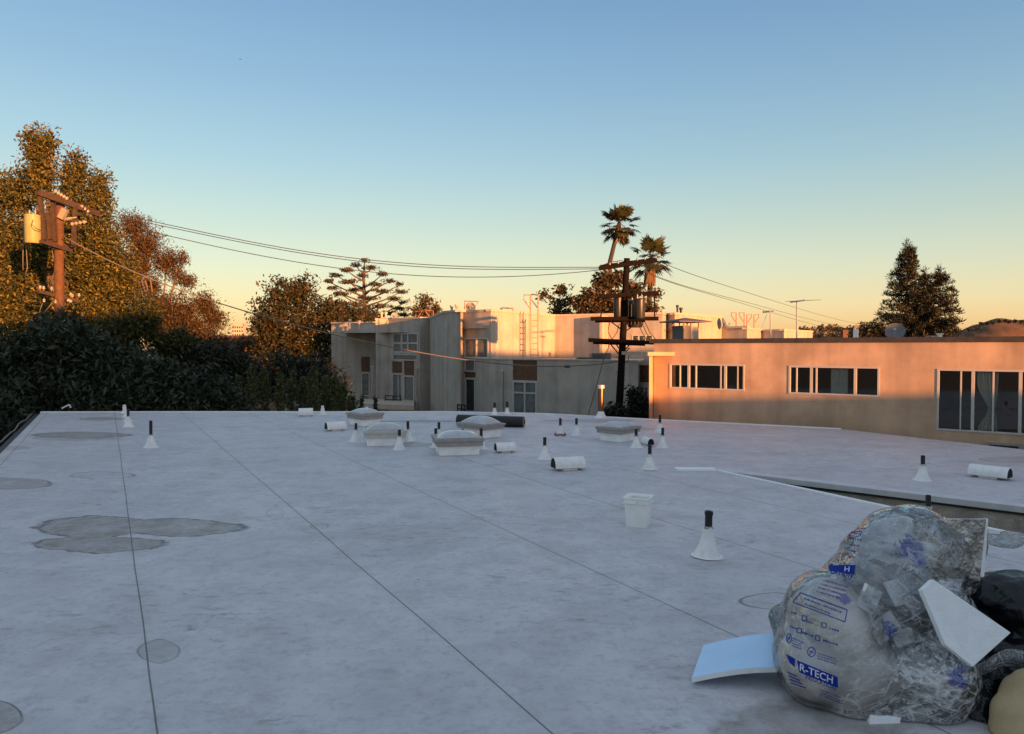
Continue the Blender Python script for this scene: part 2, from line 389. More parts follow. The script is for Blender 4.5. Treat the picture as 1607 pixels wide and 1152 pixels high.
# white raised lip round the roof
mb = MB()
for a, b in zip(F[:6], F[1:7]):
    a = Vector(a); b = Vector(b); u = (b - a).normalized(); n = Vector((u.y, -u.x))
    mb.obox(a, u, n, 0, (b - a).length, -.03, .022, -.01, .06)
mb.obox(apex, nd_, Vector((nd_.y, -nd_.x)), .0, 19, -.03, .016, -.02, .035)
mb.obox(apex + Vector((-.02, .0)), Vector((-1, .06)).normalized(), Vector((0, -1)), 0, .55, .001, .03, -.09, .09)
mb.build('edge_trim', mat('edge_trim', (.86, .85, .85), .5, var=.08), bld)
mb = MB(); mb.obox(A0, -S_DIR, -E_DIR, -.2, 26, -.20, -.055, .01, .16); mb.build('gutter', M_black, bld)
pts = [A0 - E_DIR * .22 - S_DIR * t for t in np.linspace(0, 25, 40)]
mb = MB(); mb.tube([(p.x + .02 * math.sin(i), p.y, -.03 + .02 * math.sin(i * 1.7)) for i, p in enumerate(pts)], .018, 6); mb.build('conduit', M_wire2, bld)

# ---------------- vent pipes
def vent(label, px, py, top, conetop, wpx, pipe=True, ppx=None, tilt=0, kind='vent pipes with white cone flashings', seed=0, rough=False, clamp=False):
    c = G(px, py); Y = c.y; k = Y / FOC
    c = c + Vector((0, wpx * k / 2 * .6, 0))
    H = (py - top) * k * 1.01; HC = (py - conetop) * k; rb = wpx * k / 2; rp = (ppx or max(4.2, 62 / Y)) * k / 2
    t = thing('vent_pipe', label, 'vent pipe', (c.x, c.y, 0), random.uniform(0, 6), kind)
    t.rotation_euler = (R(random.uniform(-1.5, 1.5)), R(tilt), random.uniform(0, 6) if not tilt else 0)
    mb = MB(); rt = rp * 1.25
    mb.lathe([(rb * 1.22, .002), (rb * 1.20, .006), (rb * 1.02, .008), (rb * .97, .02), (rb * .62, HC * .42), (rb * .38 + rt * .2, HC * .75), (rt * 1.08, HC * .93), (rt * 1.12, HC * .96), (rt, HC), (rp * .9, HC)], n=28, wob=.025)
    mb.build('flashing', M_white, t, smooth='auto', local=True)
    mb = MB()
    if pipe:
        prof = [(rp, HC * .6), (rp, H), (rp * .8, H), (rp * .8, H - .08)]
        if rough: prof = [(rp * .9, HC * .6), (rp * 1.02, HC + .02), (rp * .98, H * .9), (rp * 1.16, H * .93), (rp * 1.1, H), (rp * .7, H), (rp * .7, H - .08)]
        mb.lathe(prof, n=16, wob=.09 if rough else 0)
        mb.build('pipe', M_black, t, smooth='auto', local=True)
    else:
        mb.lathe([(rp * 1.0, HC * .8), (rp, H), (rp * .75, H), (rp * .75, H - .05)], n=16); mb.build('pipe', M_white, t, smooth='auto', local=True)
    if seed == 0 and pipe:
        mb = MB(); rs = random.Random(int(px * 7)); zc = HC * .97
        mb.lathe([(rt * 1.02, zc - .006), (rt * (1.12 + .15 * rs.random()), zc), (rt * 1.05, zc + .008 + .006 * rs.random()), (rp * 1.0, zc + .016)], n=14, wob=.10)
        mb.build('sealant', mat('sealant_grey', (.42, .40, .38), .7, var=.3, vscale=40), t, smooth=True, local=True)
    if clamp:
        mb = MB(); mb.lathe([(rt * 1.16, HC * .86), (rt * 1.16, HC * .9)], n=20); mb.box(rt, rt * 1.6, -.01, .01, HC * .86, HC * .9)
        mb.build('hose_clamp', M_metal, t, local=True)
    return t
V = [
 ('tall black pipe on white cone alone on the left of the roof', 234, 703, 661, 683, 20, {}),
 ('black topped pipe at the front of the file of cones by the left seam', 199, 670.6, 642, 653.5, 15, {}),
 ('small all white cone directly behind the front pipe of the left file', 199, 662.5, 648, 651, 12, dict(pipe=False)),
 ('white cone second from the far roof edge in the left file', 196.8, 655, 642, 645, 11, dict(pipe=False)),
 ('white capped cone farthest back in the left file at the roof edge', 193.8, 648.5, 635.5, 639, 9.5, dict(pipe=False, ppx=4.5)),
 ('white pipeless cone at the far edge right of a small hooded vent', 505.5, 651, 637, 641, 12, dict(pipe=False)),
 ('white cone half hidden behind the farthest skylight dome', 575, 651, 638.7, 642, 11, dict(pipe=False)),
 ('vent pipe touching the left corner of the long faced skylight', 557, 694.2, 664.8, 675, 20, {}),
 ('vent pipe standing behind the right end of the long faced skylight', 640, 693, 661.8, 674, 17, {}),
 ('vent pipe in front of the right corner of the long faced skylight', 626, 706, 675, 685, 18, {}),
 ('farther of two pipes half hidden behind the front skylight', 688.5, 692, 663.3, 674, 14, {}),
 ('nearer of two pipes half hidden behind the front skylight', 684, 703, 673, 686, 17, {}),
 ('black pipe just showing above the dome of the front skylight', 726, 697, 673.7, 680, 14, {}),
 ('vent pipe between the front skylight and the round domed one', 755, 705.7, 673, 687, 18, {}),
 ('left one of the pair of pipes behind the black membrane roll', 776, 651, 632.3, 640.5, 10.5, {}),
 ('right one of the pair of pipes behind the black membrane roll', 796, 650.6, 630.8, 640, 10.5, {}),
 ('vent pipe just left of the large hooded vent', 855, 721.5, 687.2, 700, 20, {}),
 ('vent pipe with a reddish ring lying round its cone', 879.5, 683.5, 657, 668, 14, {}),
 ('vent pipe right of the one with the reddish ring', 905, 683.8, 657, 667, 16, {}),
 ('vent pipe in front of the right corner of the rightmost skylight', 999.3, 703.6, 674, 685, 18, {}),
 ('farther of two pipes right of the rightmost skylight, nearest the orange wall', 1036.2, 679.4, 652, 664, 14.5, {}),
 ('nearer of two pipes right of the rightmost skylight', 1040.8, 703, 672, 684, 16, {}),
 ('vent pipe with metal clamp left of the white corner of the light well', 1020.7, 737.6, 699.9, 714, 22, dict(clamp=True)),
 ('largest vent pipe with ragged black top right of the white bucket', 1113, 876.5, 804.8, 830, 42, dict(ppx=11.5, rough=True, tilt=2)),
 ('vent pipe alone on the far right roof beyond the light well', 1451.8, 755, 716, 730, 24, {}),
 ('black pipe rising behind the clear trash bag against the brown wall', 1461.5, 838, 779, 797, 32, dict(ppx=8)),
]
for lab, px, py, top, ct, wp, kw in V: vent(lab, px, py, top, ct, wp, **kw)
rc = G(879.5, 684.2); mb = MB(); rr_ = 8.3 * rc.y / FOC
mb.tube([(rc.x + rr_ * math.cos(t), rc.y + .08 + rr_ * 1.0 * math.sin(t), .02 + .012 * math.sin(3 * t)) for t in np.linspace(0, 6.0, 22)], .018, 6)
tag(mb.build('rubber_ring', mat('red_rubber', (.30, .10, .08), .7), smooth=True), 'reddish ring lying on the roof around a vent cone', 'ring')
# tall flue
c = G(943, 655); k = c.y / FOC
t = thing('flue_pipe', 'tall rusty metal flue with pale cap and white base at the roof edge', 'flue', (c.x, c.y, 0))
mb = MB(); mb.lathe([(9.5 * k, 0), (9 * k, .01), (6 * k, 5 * k), (4.7 * k, 9.5 * k), (4.4 * k, 9.6 * k)], n=28); mb.build('flashing', M_white, t, smooth='auto', local=True)
mb = MB(); mb.lathe([(4.5 * k, 8 * k), (4.5 * k, 30 * k), (4.7 * k, 30.1 * k), (4.7 * k, 31 * k), (4.5 * k, 31.1 * k), (4.5 * k, 46 * k)], n=28); mb.build('pipe', M_flue, t, smooth='auto', local=True)
mb = MB(); mb.lathe([(5.0 * k, 45.5 * k), (6 * k, 45.6 * k), (6 * k, 50.5 * k), (5.6 * k, 51 * k), (3 * k, 51.3 * k), (0, 51.3 * k)], n=28); mb.build('cap', mat('flue_cap', (.55, .50, .42), .4, .5, var=.2, vscale=12), t, smooth='auto', local=True)

# ---------------- hooded vents
def hood(label, x0, x1, y0, y1, rz=0, dark='left', w=None, base=True):
    px = (x0 + x1) / 2; c = G(px, y1 - 2); k = c.y / FOC; Ln = (x1 - x0) * k / max(.35, abs(math.cos(rz + math.atan2(c.x, c.y)))) * .93; Hh = (y1 - y0) * k * .95
    w = w or Hh * 1.25
    t = thing('hooded_vent', label, 'roof vent', (c.x, c.y + w / 2, 0), rz, 'white hooded roof vents')
    mb = MB(); pr = []
    n = 12
    for i in range(n + 1):
        a = math.pi * i / n
        pr.append((-w / 2 * math.cos(a) * (1 + .12 * (1 - math.sin(a))), Hh * .22 + Hh * .78 * math.sin(a) ** .72))
    for i in range(n):   # outer and inner skins (2 mm sheet)
        (ya, za), (yb, zb) = pr[i], pr[i + 1]
        mb.quad((-Ln / 2, ya, za), (Ln / 2, ya, za), (Ln / 2, yb, zb), (-Ln / 2, yb, zb))
        mb.quad((-Ln / 2, yb * .93, zb - .008), (Ln / 2, yb * .93, zb - .008), (Ln / 2, ya * .93, za - .008), (-Ln / 2, ya * .93, za - .008))
        for sx in (-1, 1): mb.quad((sx * Ln / 2, ya, za), (sx * Ln / 2, yb, zb), (sx * Ln / 2, yb * .93, zb - .008), (sx * Ln / 2, ya * .93, za - .008))
    mb.build('hood', M_white, t, smooth='auto', local=True)
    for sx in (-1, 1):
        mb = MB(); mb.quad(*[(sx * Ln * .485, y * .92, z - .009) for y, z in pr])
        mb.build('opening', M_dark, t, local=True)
    mb = MB(); mb.box(-Ln * .24, Ln * .24, -w * .42, w * .42, 0, Hh * .5); mb.build('base', M_white, t, local=True, bevel=.004)
    return t
hood('small white hooded vent at the far roof edge in front of the junipers', 466, 489.6, 642.5, 655.5, R(16))
hood('white hooded vent left of the farthest skylight', 508.5, 539.7, 663.5, 678.5, R(30))
hood('white hooded vent right of the front skylight', 776, 808.5, 696.5, 712.8, R(15))
hood('largest white hooded vent in the middle of the roof', 867, 917.5, 719.5, 741, R(16))
hood('hooded vent seen end on between two pipes right of the rightmost skylight', 1011, 1023, 688, 700.5, R(-80), w=.12)
hood('white hooded vent alone near the right side of the roof', 1533, 1590, 733.5, 754, R(-52))

# ---------------- skylights
def skylight(label, pxc, pyb, rz, Lx, Ly, hb, hl, dome, frame_mat=M_lid, over=.07, lite=False):
    c = G(pxc, pyb)
    t = thing('skylight', label, 'skylight', (c.x, c.y, 0), rz, 'domed skylights on white curbs')
    # local x runs along the right hand face from the near corner, y along the left hand face
    mb = MB(); mb.box(0, Lx, 0, Ly, 0, hb); mb.build('curb', M_curb, t, bevel=.012, local=True)
    mb = MB(); o = over
    mb.box(-o, Lx + o, -o, Ly + o, hb - .02, hb + hl * .5); mb.box(-o - .02, Lx + o + .02, -o - .02, Ly + o + .02, hb + hl * .5 + .001, hb + hl)
    mb.build('frame', frame_mat, t, bevel=.006, local=True)
    vs = MB(); n = 18
    P = lambda i, j: (-o * .4 + (Lx + o * .8) * i / n, -o * .4 + (Ly + o * .8) * j / n, hb + hl + .004 + dome * (max(0, 1 - abs(2 * i / n - 1) ** 2.2) * max(0, 1 - abs(2 * j / n - 1) ** 2.2)) ** .62)
    for i in range(n):
        for j in range(n): vs.quad(P(i, j), P(i + 1, j), P(i + 1, j + 1), P(i, j + 1))
    d = vs.build('dome', M_dome, t, smooth=True, local=True)
    bm = bmesh.new(); bm.from_mesh(d.data); bmesh.ops.remove_doubles(bm, verts=bm.verts, dist=1e-5); bm.to_mesh(d.data); bm.free()
    return t
M_dome = mat('acrylic_dome', (.46, .45, .45), .22, var=.18, vscale=7, spec=.6, coat=.3)
skylight('farthest skylight, beside the roof edge left of the black roll', 568.7, 669.5, R(42), .46, .56, .17, .11, .10, over=.045)
skylight('skylight with a long pale front face and low grey dome', 576, 701, R(12), .63, .50, .17, .115, .11, frame_mat=mat('pale_lid', (.55, .52, .49), .5, .2, var=.15, vscale=9), over=.045)
skylight('front skylight, nearest the camera, with a rusty grey frame', 690, 716, R(12), .65, .60, .175, .105, .10, over=.05)
skylight('skylight with the tall round dome in front of the black roll', 759.5, 688.7, R(46), .46, .66, .185, .085, .135, over=.05)
skylight('rightmost skylight, in front of the flue and the utility pole', 973, 694.8, R(48), .56, .44, .175, .095, .10, over=.05)

# ---------------- roll, bucket, foam board on the roof
a = G(718, 668.5) + Vector((0, .12, .118)); b = G(822, 671.5) + Vector((0, .12, .118))
t = thing('membrane_roll', 'long black roll of roofing membrane lying behind the round domed skylight', 'roofing roll', tuple((a + b) / 2 - Vector((0, 0, .118))))
dd = (b - a).normalized()
mb = MB(); mb.tube([a, a.lerp(b, .3), a.lerp(b, .6), b], [.128, .125, .12, .118], 28); mb.build('sheet', M_black, t, smooth='auto')
for q0, q1, r_ in ((b - dd * .01, b + dd * .012, .105), (a - dd * .012, a + dd * .01, .11)):
    mb = MB(); mb.tube([q0, q1], r_, 24); mb.build('core_face', mat('cardboard', (.24, .19, .15), .85, var=.35, vscale=40), t)
mb = MB(); mb.tube([b + dd * .013, b + dd * .016], .045, 20); mb.build('core_hole', M_dark, t)

c = G(1005, 829); k = c.y / FOC
t = thing('bucket', 'open white square plastic bucket standing on the roof', 'bucket', (c.x, c.y + .12, 0), R(-24))
def rsq(h, r, z, n=5):
    pts = []
    for q in range(4):
        cx, cy = [(h - r, h - r), (-h + r, h - r), (-h + r, -h + r), (h - r, -h + r)][q]
        for i in range(n): a_ = math.pi / 2 * (q + i / (n - 1)); pts.append((cx + r * math.cos(a_), cy + r * math.sin(a_), z))
    return pts
def rings(mb, rs, cap0=True):
    base = len(mb.v); n = len(rs[0])
    for r_ in rs: mb.v += r_
    for i in range(len(rs) - 1):
        for k_ in range(n):
            a_ = base + i * n + k_; b_ = base + i * n + (k_ + 1) % n; mb.f.append((a_, b_, b_ + n, a_ + n)); mb.m.append(0)
    if cap0: mb.f.append(tuple(base + i for i in range(n))[::-1]); mb.m.append(0)
    mb.f.append(tuple(base + (len(rs) - 1) * n + i for i in range(n))); mb.m.append(0)
bh = 47 * k; q = .114 * (k / .0061) if False else 19.5 * k
mb = MB(); rings(mb, [rsq(q * .84, .03, 0), rsq(q * .86, .032, .01), rsq(q * .97, .035, bh * .80), rsq(q * 1.0, .038, bh * .97), rsq(q * .97, .036, bh * .97), rsq(q * .82, .03, .015)]); mb.build('body', M_plastic, t, smooth='auto', local=True)
mb = MB(); rings(mb, [rsq(q * 1.0, .04, bh * .80), rsq(q * 1.06, .042, bh * .805), rsq(q * 1.06, .042, bh * .82), rsq(q * 1.0, .04, bh * .825)], False)
rings(mb, [rsq(q * .985, .04, bh * .955), rsq(q * 1.09, .045, bh * .955), rsq(q * 1.09, .045, bh * 1.0), rsq(q * 1.04, .043, bh * 1.01), rsq(q * .97, .036, bh * .985), rsq(q * .93, .036, bh * .90)], False)
o = mb.build('rim', M_plastic, t, smooth='auto', local=True)
bm = bmesh.new(); bm.from_mesh(o.data)
for f in [f for f in bm.faces if len(f.verts) > 4]: bm.faces.remove(f)
bm.to_mesh(o.data); bm.free()
mb = MB(); mb.box(-q * .75, q * .1, -q * 1.13, -q * 1.03, bh * .80, bh * .93); mb.build('handle', M_plastic, t, bevel=.004, local=True)

p = [D(1085.5, 1061, 3.95), G(1230, 1047), G(1246, 992), D(1104, 1011, 4.45)]
p[0].z = .045; p0 = G(1085.5, 1063, .045); p3 = G(1104, 1012, .05); p1 = G(1255, 1047, .12); p2 = G(1262, 991, .14)
mb = MB(); nn = 14
def fb(u, v, dz=0):
    a_ = p0.lerp(p1, u); b_ = p3.lerp(p2, u); q_ = a_.lerp(b_, v); q_.z += .02 * math.sin(math.pi * u) + dz; return q_
for i in range(nn):
    for dz, fl in ((0, 0), (-.028, 1)):
        Q = [fb(i / nn, 0, dz), fb((i + 1) / nn, 0, dz), fb((i + 1) / nn, 1, dz), fb(i / nn, 1, dz)]
        mb.quad(*(Q[::-1] if fl else Q))
    mb.cur = 1
    mb.quad(fb(i / nn, 0, -.028), fb((i + 1) / nn, 0, -.028), fb((i + 1) / nn, 0), fb(i / nn, 0)); mb.quad(fb(i / nn, 1), fb((i + 1) / nn, 1), fb((i + 1) / nn, 1, -.028), fb(i / nn, 1, -.028))
    mb.cur = 0
mb.quad(fb(0, 1, -.028), fb(0, 0, -.028), fb(0, 0), fb(0, 1)); mb.quad(fb(1, 0, -.028), fb(1, 1, -.028), fb(1, 1), fb(1, 0))
M_board = mat('pale_blue_board', (.46, .70, .97), .32, var=.05, vscale=4, bump=.3, bscale=25, spec=.7)
tag(mb.build('foam_board', [M_board, M_foam]), 'pale blue insulation board lying on the roof under the left side of the clear bag', 'foam board')
exec_later = []

# ================================================================ FACADES
def facade(mb, P0, P1, z0, z1, ops=(), depth=.14):
    P0 = Vector(P0[:2]); P1 = Vector(P1[:2]); u = (P1 - P0); Ln = u.length; u = u / Ln; n = Vector((u.y, -u.x))
    us = sorted({0, Ln, *[a for o in ops for a in o[:2]]}); zs = sorted({z0, z1, *[a for o in ops for a in o[2:4]]})
    P = lambda a, z, d=0: (P0.x + u.x * a + n.x * d, P0.y + u.y * a + n.y * d, z)
    for a, b in zip(us, us[1:]):
        for c_, d_ in zip(zs, zs[1:]):
            mu, mz = (a + b) / 2, (c_ + d_) / 2
            if any(o[0] < mu < o[1] and o[2] < mz < o[3] for o in ops): continue
            mb.quad(P(a, c_), P(b, c_), P(b, d_), P(a, d_))
    for a, b, c_, d_ in [o[:4] for o in ops]:
        mb.quad(P(a, c_, -depth), P(b, c_, -depth), P(b, c_), P(a, c_)); mb.quad(P(a, d_), P(b, d_), P(b, d_, -depth), P(a, d_, -depth))
        mb.quad(P(a, c_), P(a, d_), P(a, d_, -depth), P(a, c_, -depth)); mb.quad(P(b, c_, -depth), P(b, d_, -depth), P(b, d_), P(b, c_))
    return P0, u, n
def uz(P0, P1, px, py):
    P0 = Vector(P0[:2]); P1 = Vector(P1[:2]); u = (P1 - P0).normalized(); n = Vector((u.y, -u.x))
    d = ray(px, py); t_ = (P0.x * n.x + P0.y * n.y) / (d.x * n.x + d.y * n.y)
    h = CAM + d * t_; return ((h.x - P0.x) * u.x + (h.y - P0.y) * u.y, h.z)
def oprect(P0, P1, x0, y0, x1, y1):
    a, zt = uz(P0, P1, x0, y0); b, zb = uz(P0, P1, x1, y1)
    a2, zt2 = uz(P0, P1, (x0 + x1) / 2, y0); _, zb2 = uz(P0, P1, (x0 + x1) / 2, y1)
    return (a, b, zb2, zt2)
def window(parent, P0, P1, op, vm=(), hm=(), fw=.05, depth=.14, pane=None, proud=.02, name='window', fmat=None):
    P0 = Vector(P0[:2]); P1 = Vector(P1[:2]); u = (P1 - P0).normalized(); n = Vector((u.y, -u.x)); a, b, c_, d_ = op
    mb = MB(); d0, d1 = -.05, proud
    mb.obox(P0, u, n, a, b, d_ - fw, d_, d0, d1); mb.obox(P0, u, n, a, b, c_, c_ + fw, d0, d1)
    mb.obox(P0, u, n, a, a + fw, c_ + fw, d_ - fw, d0, d1); mb.obox(P0, u, n, b - fw, b, c_ + fw, d_ - fw, d0, d1)
    for v in vm:
        f_, w_ = v if isinstance(v, tuple) else (v, fw); x = a + (b - a) * f_
        mb.obox(P0, u, n, x - w_ / 2, x + w_ / 2, c_ + fw, d_ - fw, d0, d1 - .01)
    for h in hm:
        z = c_ + (d_ - c_) * h; mb.obox(P0, u, n, a + fw, b - fw, z - fw / 2, z + fw / 2, d0 + .002, d1 - .014)
    wn = mb.build(name, fmat or M_frame, parent)
    mb = MB(); P = lambda s, z, d: (P0.x + u.x * s + n.x * d, P0.y + u.y * s + n.y * d, z)
    mb.quad(P(a, c_, -.035), P(b, c_, -.035), P(b, d_, -.035), P(a, d_, -.035)); mb.build('pane', pane or M_pane, wn)
    return wn

# ---------------------------------------------------------------- middle building
mid = thing('apartment_building', 'stuccoed apartment building with angled facets and brown window panels', 'building', (0, 36, GZ))
def zt(py, Y): return D(CX, py, Y).z
walls = MB(); cops = []
def run(px0, Y0, px1, Y1, ptop, ops=(), zb=GZ, z=None, ch=.10, wmb=None):
    P0, P1 = XY(px0, Y0), XY(px1, Y1)
    zz = z if z is not None else zt(ptop, Y0)
    O, u, n = facade(wmb or walls, P0, P1, zb, zz, ops)
    cop = MB(); cops.append(cop); cop.obox(O, u, n, -.03, (P1 - P0).length + .03, zz - .002, zz + ch, -.25, .035)
    return P0, P1, zz
ZU, ZL = 3.34, 3.10
def PP(px0, Y0, px1, Y1): return XY(px0, Y0), XY(px1, Y1)
wins = []
def addw(pp, rects):
    ops = []
    for r in rects:
        op = oprect(*pp, *r[:4]); ops.append(op); wins.append((pp, op, r[4]))
    return ops
f1 = PP(520, 46.5, 589.7, 45.6)
ops = addw(f1, [(538, 581, 545.5, 612, dict(vm=(.5,), fw=.06)), (567, 560, 580.5, 583.5, 'panel'), (567, 584.5, 580.5, 634, dict(hm=(.26,), fw=.07, pane=M_blind))])
run(520, 46.5, 589.7, 45.6, 0, ops, z=3.22)
f1b = PP(589.7, 43.2, 610, 43.4); run(589.7, 43.2, 610, 43.4, 0, z=ZU)
f2 = PP(610, 43.4, 659.4, 41.3)
ops = addw(f2, [(616, 522, 656.5, 554, dict(vm=((.36, .13), .60), hm=(.48,), fw=.10, pane=M_blind)), (616, 555.5, 655.5, 566, dict(fw=.07, pane=M_blind)), (615, 567.5, 631, 585.5, 'panel'), (634, 562.5, 650, 589, 'panel'),
                (615.5, 586, 631, 633, dict(fw=.07, vm=(.62,), pane=M_blind)), (633.5, 589.8, 650, 641, dict(fw=.07, hm=(.24,), pane=M_blind))])
# keep overlapping openings apart
run(610, 43.4, 659.4, 41.3, 0, ops, z=ZU)
run(659.4, 41.3, 674, 41.8, 0, z=ZU)
run(674, 41.8, 697, 34.6, 0, z=ZU)
run(697, 34.6, 723, 33.4, 0, z=ZU)
run(723, 33.4, 727.5, 34.1, 0, z=ZU)
f3 = PP(727.5, 34.1, 770.5, 33.0)
ops = addw(f3, [(728.5, 530, 766.5, 562.5, dict(vm=(.5,), fw=.07, pane=M_blind)), (728.5, 563.5, 746, 583.5, dict(fw=.06, pane=M_blind)), (728.5, 584, 746, 592.5, 'panel'), (729.5, 593.5, 746, 646.5, dict(fw=.06, pane=M_pane))])
run(727.5, 34.1, 770.5, 33.0, 0, ops, z=ZU)
run(770.5, 33.0, 871, 38.4, 0, z=ZU)
fp = PP(871, 38.4, 1039, 35.8)
ops = addw(fp, [(991.5, 525.5, 1024.5, 536, dict(vm=(.33, .66), fw=.05))])
run(871, 38.4, 1039, 35.8, 0, ops, z=ZU)
run(1039, 35.8, 1046.7, 37.0, 0, z=ZU); run(1046.7, 37.0, 1058.8, 36.2, 0, z=ZU)
run(1058.8, 36.2, 1132.5, 40.5, 0, z=ZU)
run(1132.5, 40.5, 1172, 39.4, 0, z=2.78); run(1172, 39.4, 1195, 42.5, 0, z=2.70); run(1195, 42.5, 1230, 41.2, 0, z=2.66); run(1230, 41.2, 1275, 45.5, 0, z=2.66)
# pier
pa = XY(947, 36.9); u_ = (fp[1] - fp[0]).normalized(); n_ = Vector((u_.y, -u_.x))
walls.obox(pa, u_, n_, 0, .13, 1.2, ZU - .02, -.3, .55)
# back and roof of the volume
back = [XY(520, 44), XY(589.7, 43.4), XY(660, 41.5), XY(674, 41.8), XY(697, 34.7), XY(723, 33.5), XY(770.5, 33.1), XY(871, 38.5), XY(1039, 36), XY(1058.8, 36.4), XY(1132, 40.6), XY(1275, 46), Vector((22, 56)), Vector((-8, 58))]
roofmb = MB(); roofmb.prism([tuple(p_) for p_ in back], 0, 2.6, sides=False)
# lower storey standing forward
ZD = 1.22
lo = [(747, 33.5), (800, 31.7), (843.5, 30.9), (870, 30.4), (1002, 28.3)]
fl = PP(800, 31.7, 843.5, 30.9)
ops = addw(fl, [(804.5, 565.5, 843, 597, 'panel'), (804.5, 598, 842.5, 660, dict(vm=(.5,), hm=(.70,), fw=.07, pane=M_blind))])
run(747, 33.5, 800, 31.7, 0, z=ZD, ch=.05); run(800, 31.7, 843.5, 30.9, 0, ops, z=ZD, ch=.05); run(843.5, 30.9, 870, 30.4, 0, z=ZD, ch=.05); run(870, 30.4, 1002, 28.3, 0, z=ZD, ch=.05)
deck = [tuple(XY(*q_)) for q_ in lo] + [tuple(XY(1012, 36)), tuple(XY(871, 38.3)), tuple(XY(770.5, 33.4))]
roofmb.prism(deck, 0, ZD - .03, sides=False)
walls.build('wall', M_stucco, mid); [q_.build('coping', M_coping, mid) for q_ in cops]; roofmb.build('roof', M_coping, mid)
for pp, op, kw in wins:
    if kw == 'panel':
        u_ = (pp[1] - pp[0]).normalized(); n_ = Vector((u_.y, -u_.x)); mb = MB()
        mb.obox(pp[0], u_, n_, op[0], op[1], op[2], op[3], -.1, -.04)
        for j in range(1, int((op[3] - op[2]) / .2)): mb.obox(pp[0], u_, n_, op[0], op[1], op[2] + j * .2, op[2] + j * .2 + .02, -.045, -.03)
        mb.build('panel', M_brown, mid)
    else: window(mid, pp[0], pp[1], op, **kw)
def tube_px(mb, pts, r, n=6): mb.tube([D(*p_) for p_ in pts], r, n)
# ladder with curved hand rails
mb = MB(); Yl = 34.6
for xx in (832.5, 844.5): tube_px(mb, [(xx, 561, Yl), (xx, 496, Yl), (xx, 463, Yl - .1)], .035)
for yy in np.arange(557, 494, -9): tube_px(mb, [(832.5, yy, Yl), (844.5, yy, Yl)], .022)
tube_px(mb, [(832.5, 485, Yl), (822, 470, Yl - .4), (822.5, 463, Yl - .4), (833, 463, Yl)], .03); tube_px(mb, [(844.5, 484, Yl), (834.5, 471, Yl + .5), (834.5, 462, Yl + .5), (844.5, 463, Yl)], .03)
mb.build('ladder', mat('ladder_paint', (.50, .36, .26), .6, .2, var=.2, vscale=9), mid)
for xx, y0, y1, Y, r_ in ((823.5, 502, 561, 35.4, .045), (787.5, 583, 646, 32, .06), (653.5, 578, 642, 41.3, .06), (584, 575, 634, 43.2, .05)):
    mb = MB(); tube_px(mb, [(xx, y0, Y), (xx, y1, Y)], r_); tube_px(mb, [(xx - 2, y0 + 1, Y), (xx + 2, y0 + 1, Y)], r_ * 1.3); mb.build('downspout', M_stucco, mid)
for (x0, x1, y0, y1, Y) in ((604.5, 629, 621, 633, 42.0), (718, 730, 635, 648, 33.2)):
    mb = MB()
    for yy in (y0, (y0 + y1) / 2, y1): tube_px(mb, [(x0, yy, Y - .5), (x1, yy + 1, Y - .5)], .03)
    for xx in np.linspace(x0, x1, 3): tube_px(mb, [(xx, y0, Y - .5), (xx, y1, Y - .5)], .03)
    tube_px(mb, [(x0, y0, Y - .5), (x0, y0, Y + .4)], .03)
    mb.build('railing', M_black, mid)
mb = MB(); q = [D(565, 633, 39.5), D(650, 645, 38), D(650, 640, 42), D(572, 630, 43)]
zz = q[0].z; mb.prism([(v.x, v.y) for v in q], zz - .25, zz, bottom=True); mb.build('awning', M_coping, mid)

# roof things on the middle building: hatch rails, dishes, vents
def hook(label, pts, r=.03, group='hooped hand rails on the far roofs', m=M_rust):
    mb = MB(); tube_px(mb, pts, r); o = mb.build('hand_rail', m); return tag(o, label, 'hand rail', group)
Yh = 38
hook('rusty hooped rail beside the grey satellite dish', [(729, 489, 36), (729, 472.5, 36), (751, 473.5, 36), (744, 483, 36), (742, 490, 36)])
hook('low rusty rail on the parapet above the yellow wall', [(786, 483, 36), (786, 485, 36), (787.5, 489, 36), (788, 483.2, 36), (805, 484, 36), (805.5, 490, 36)])
for i, (x, f_, lb) in enumerate([(1148, 1, 'leftmost'), (1160.5, 1, 'second from the left'), (1171.5, 0, 'third from the left'), (1183, 0, 'rightmost')]):
    if f_: P_ = [(x + 7.5, 516, 43), (x + 7.5, 491, 43), (x, 490.5, 43), (x, 495, 43), (x + 6.5, 505, 43)]
    else: P_ = [(x + .5, 516, 43), (x + .5, 494, 43), (x + 8, 493.5, 43), (x + 8, 498, 43), (x + 1.5, 506, 43)]
    hook(f'{lb} of four orange hooped rails between the vent hat and the antennas', P_, .035, m=mat('orange_rail', (.55, .26, .16), .6, var=.2))
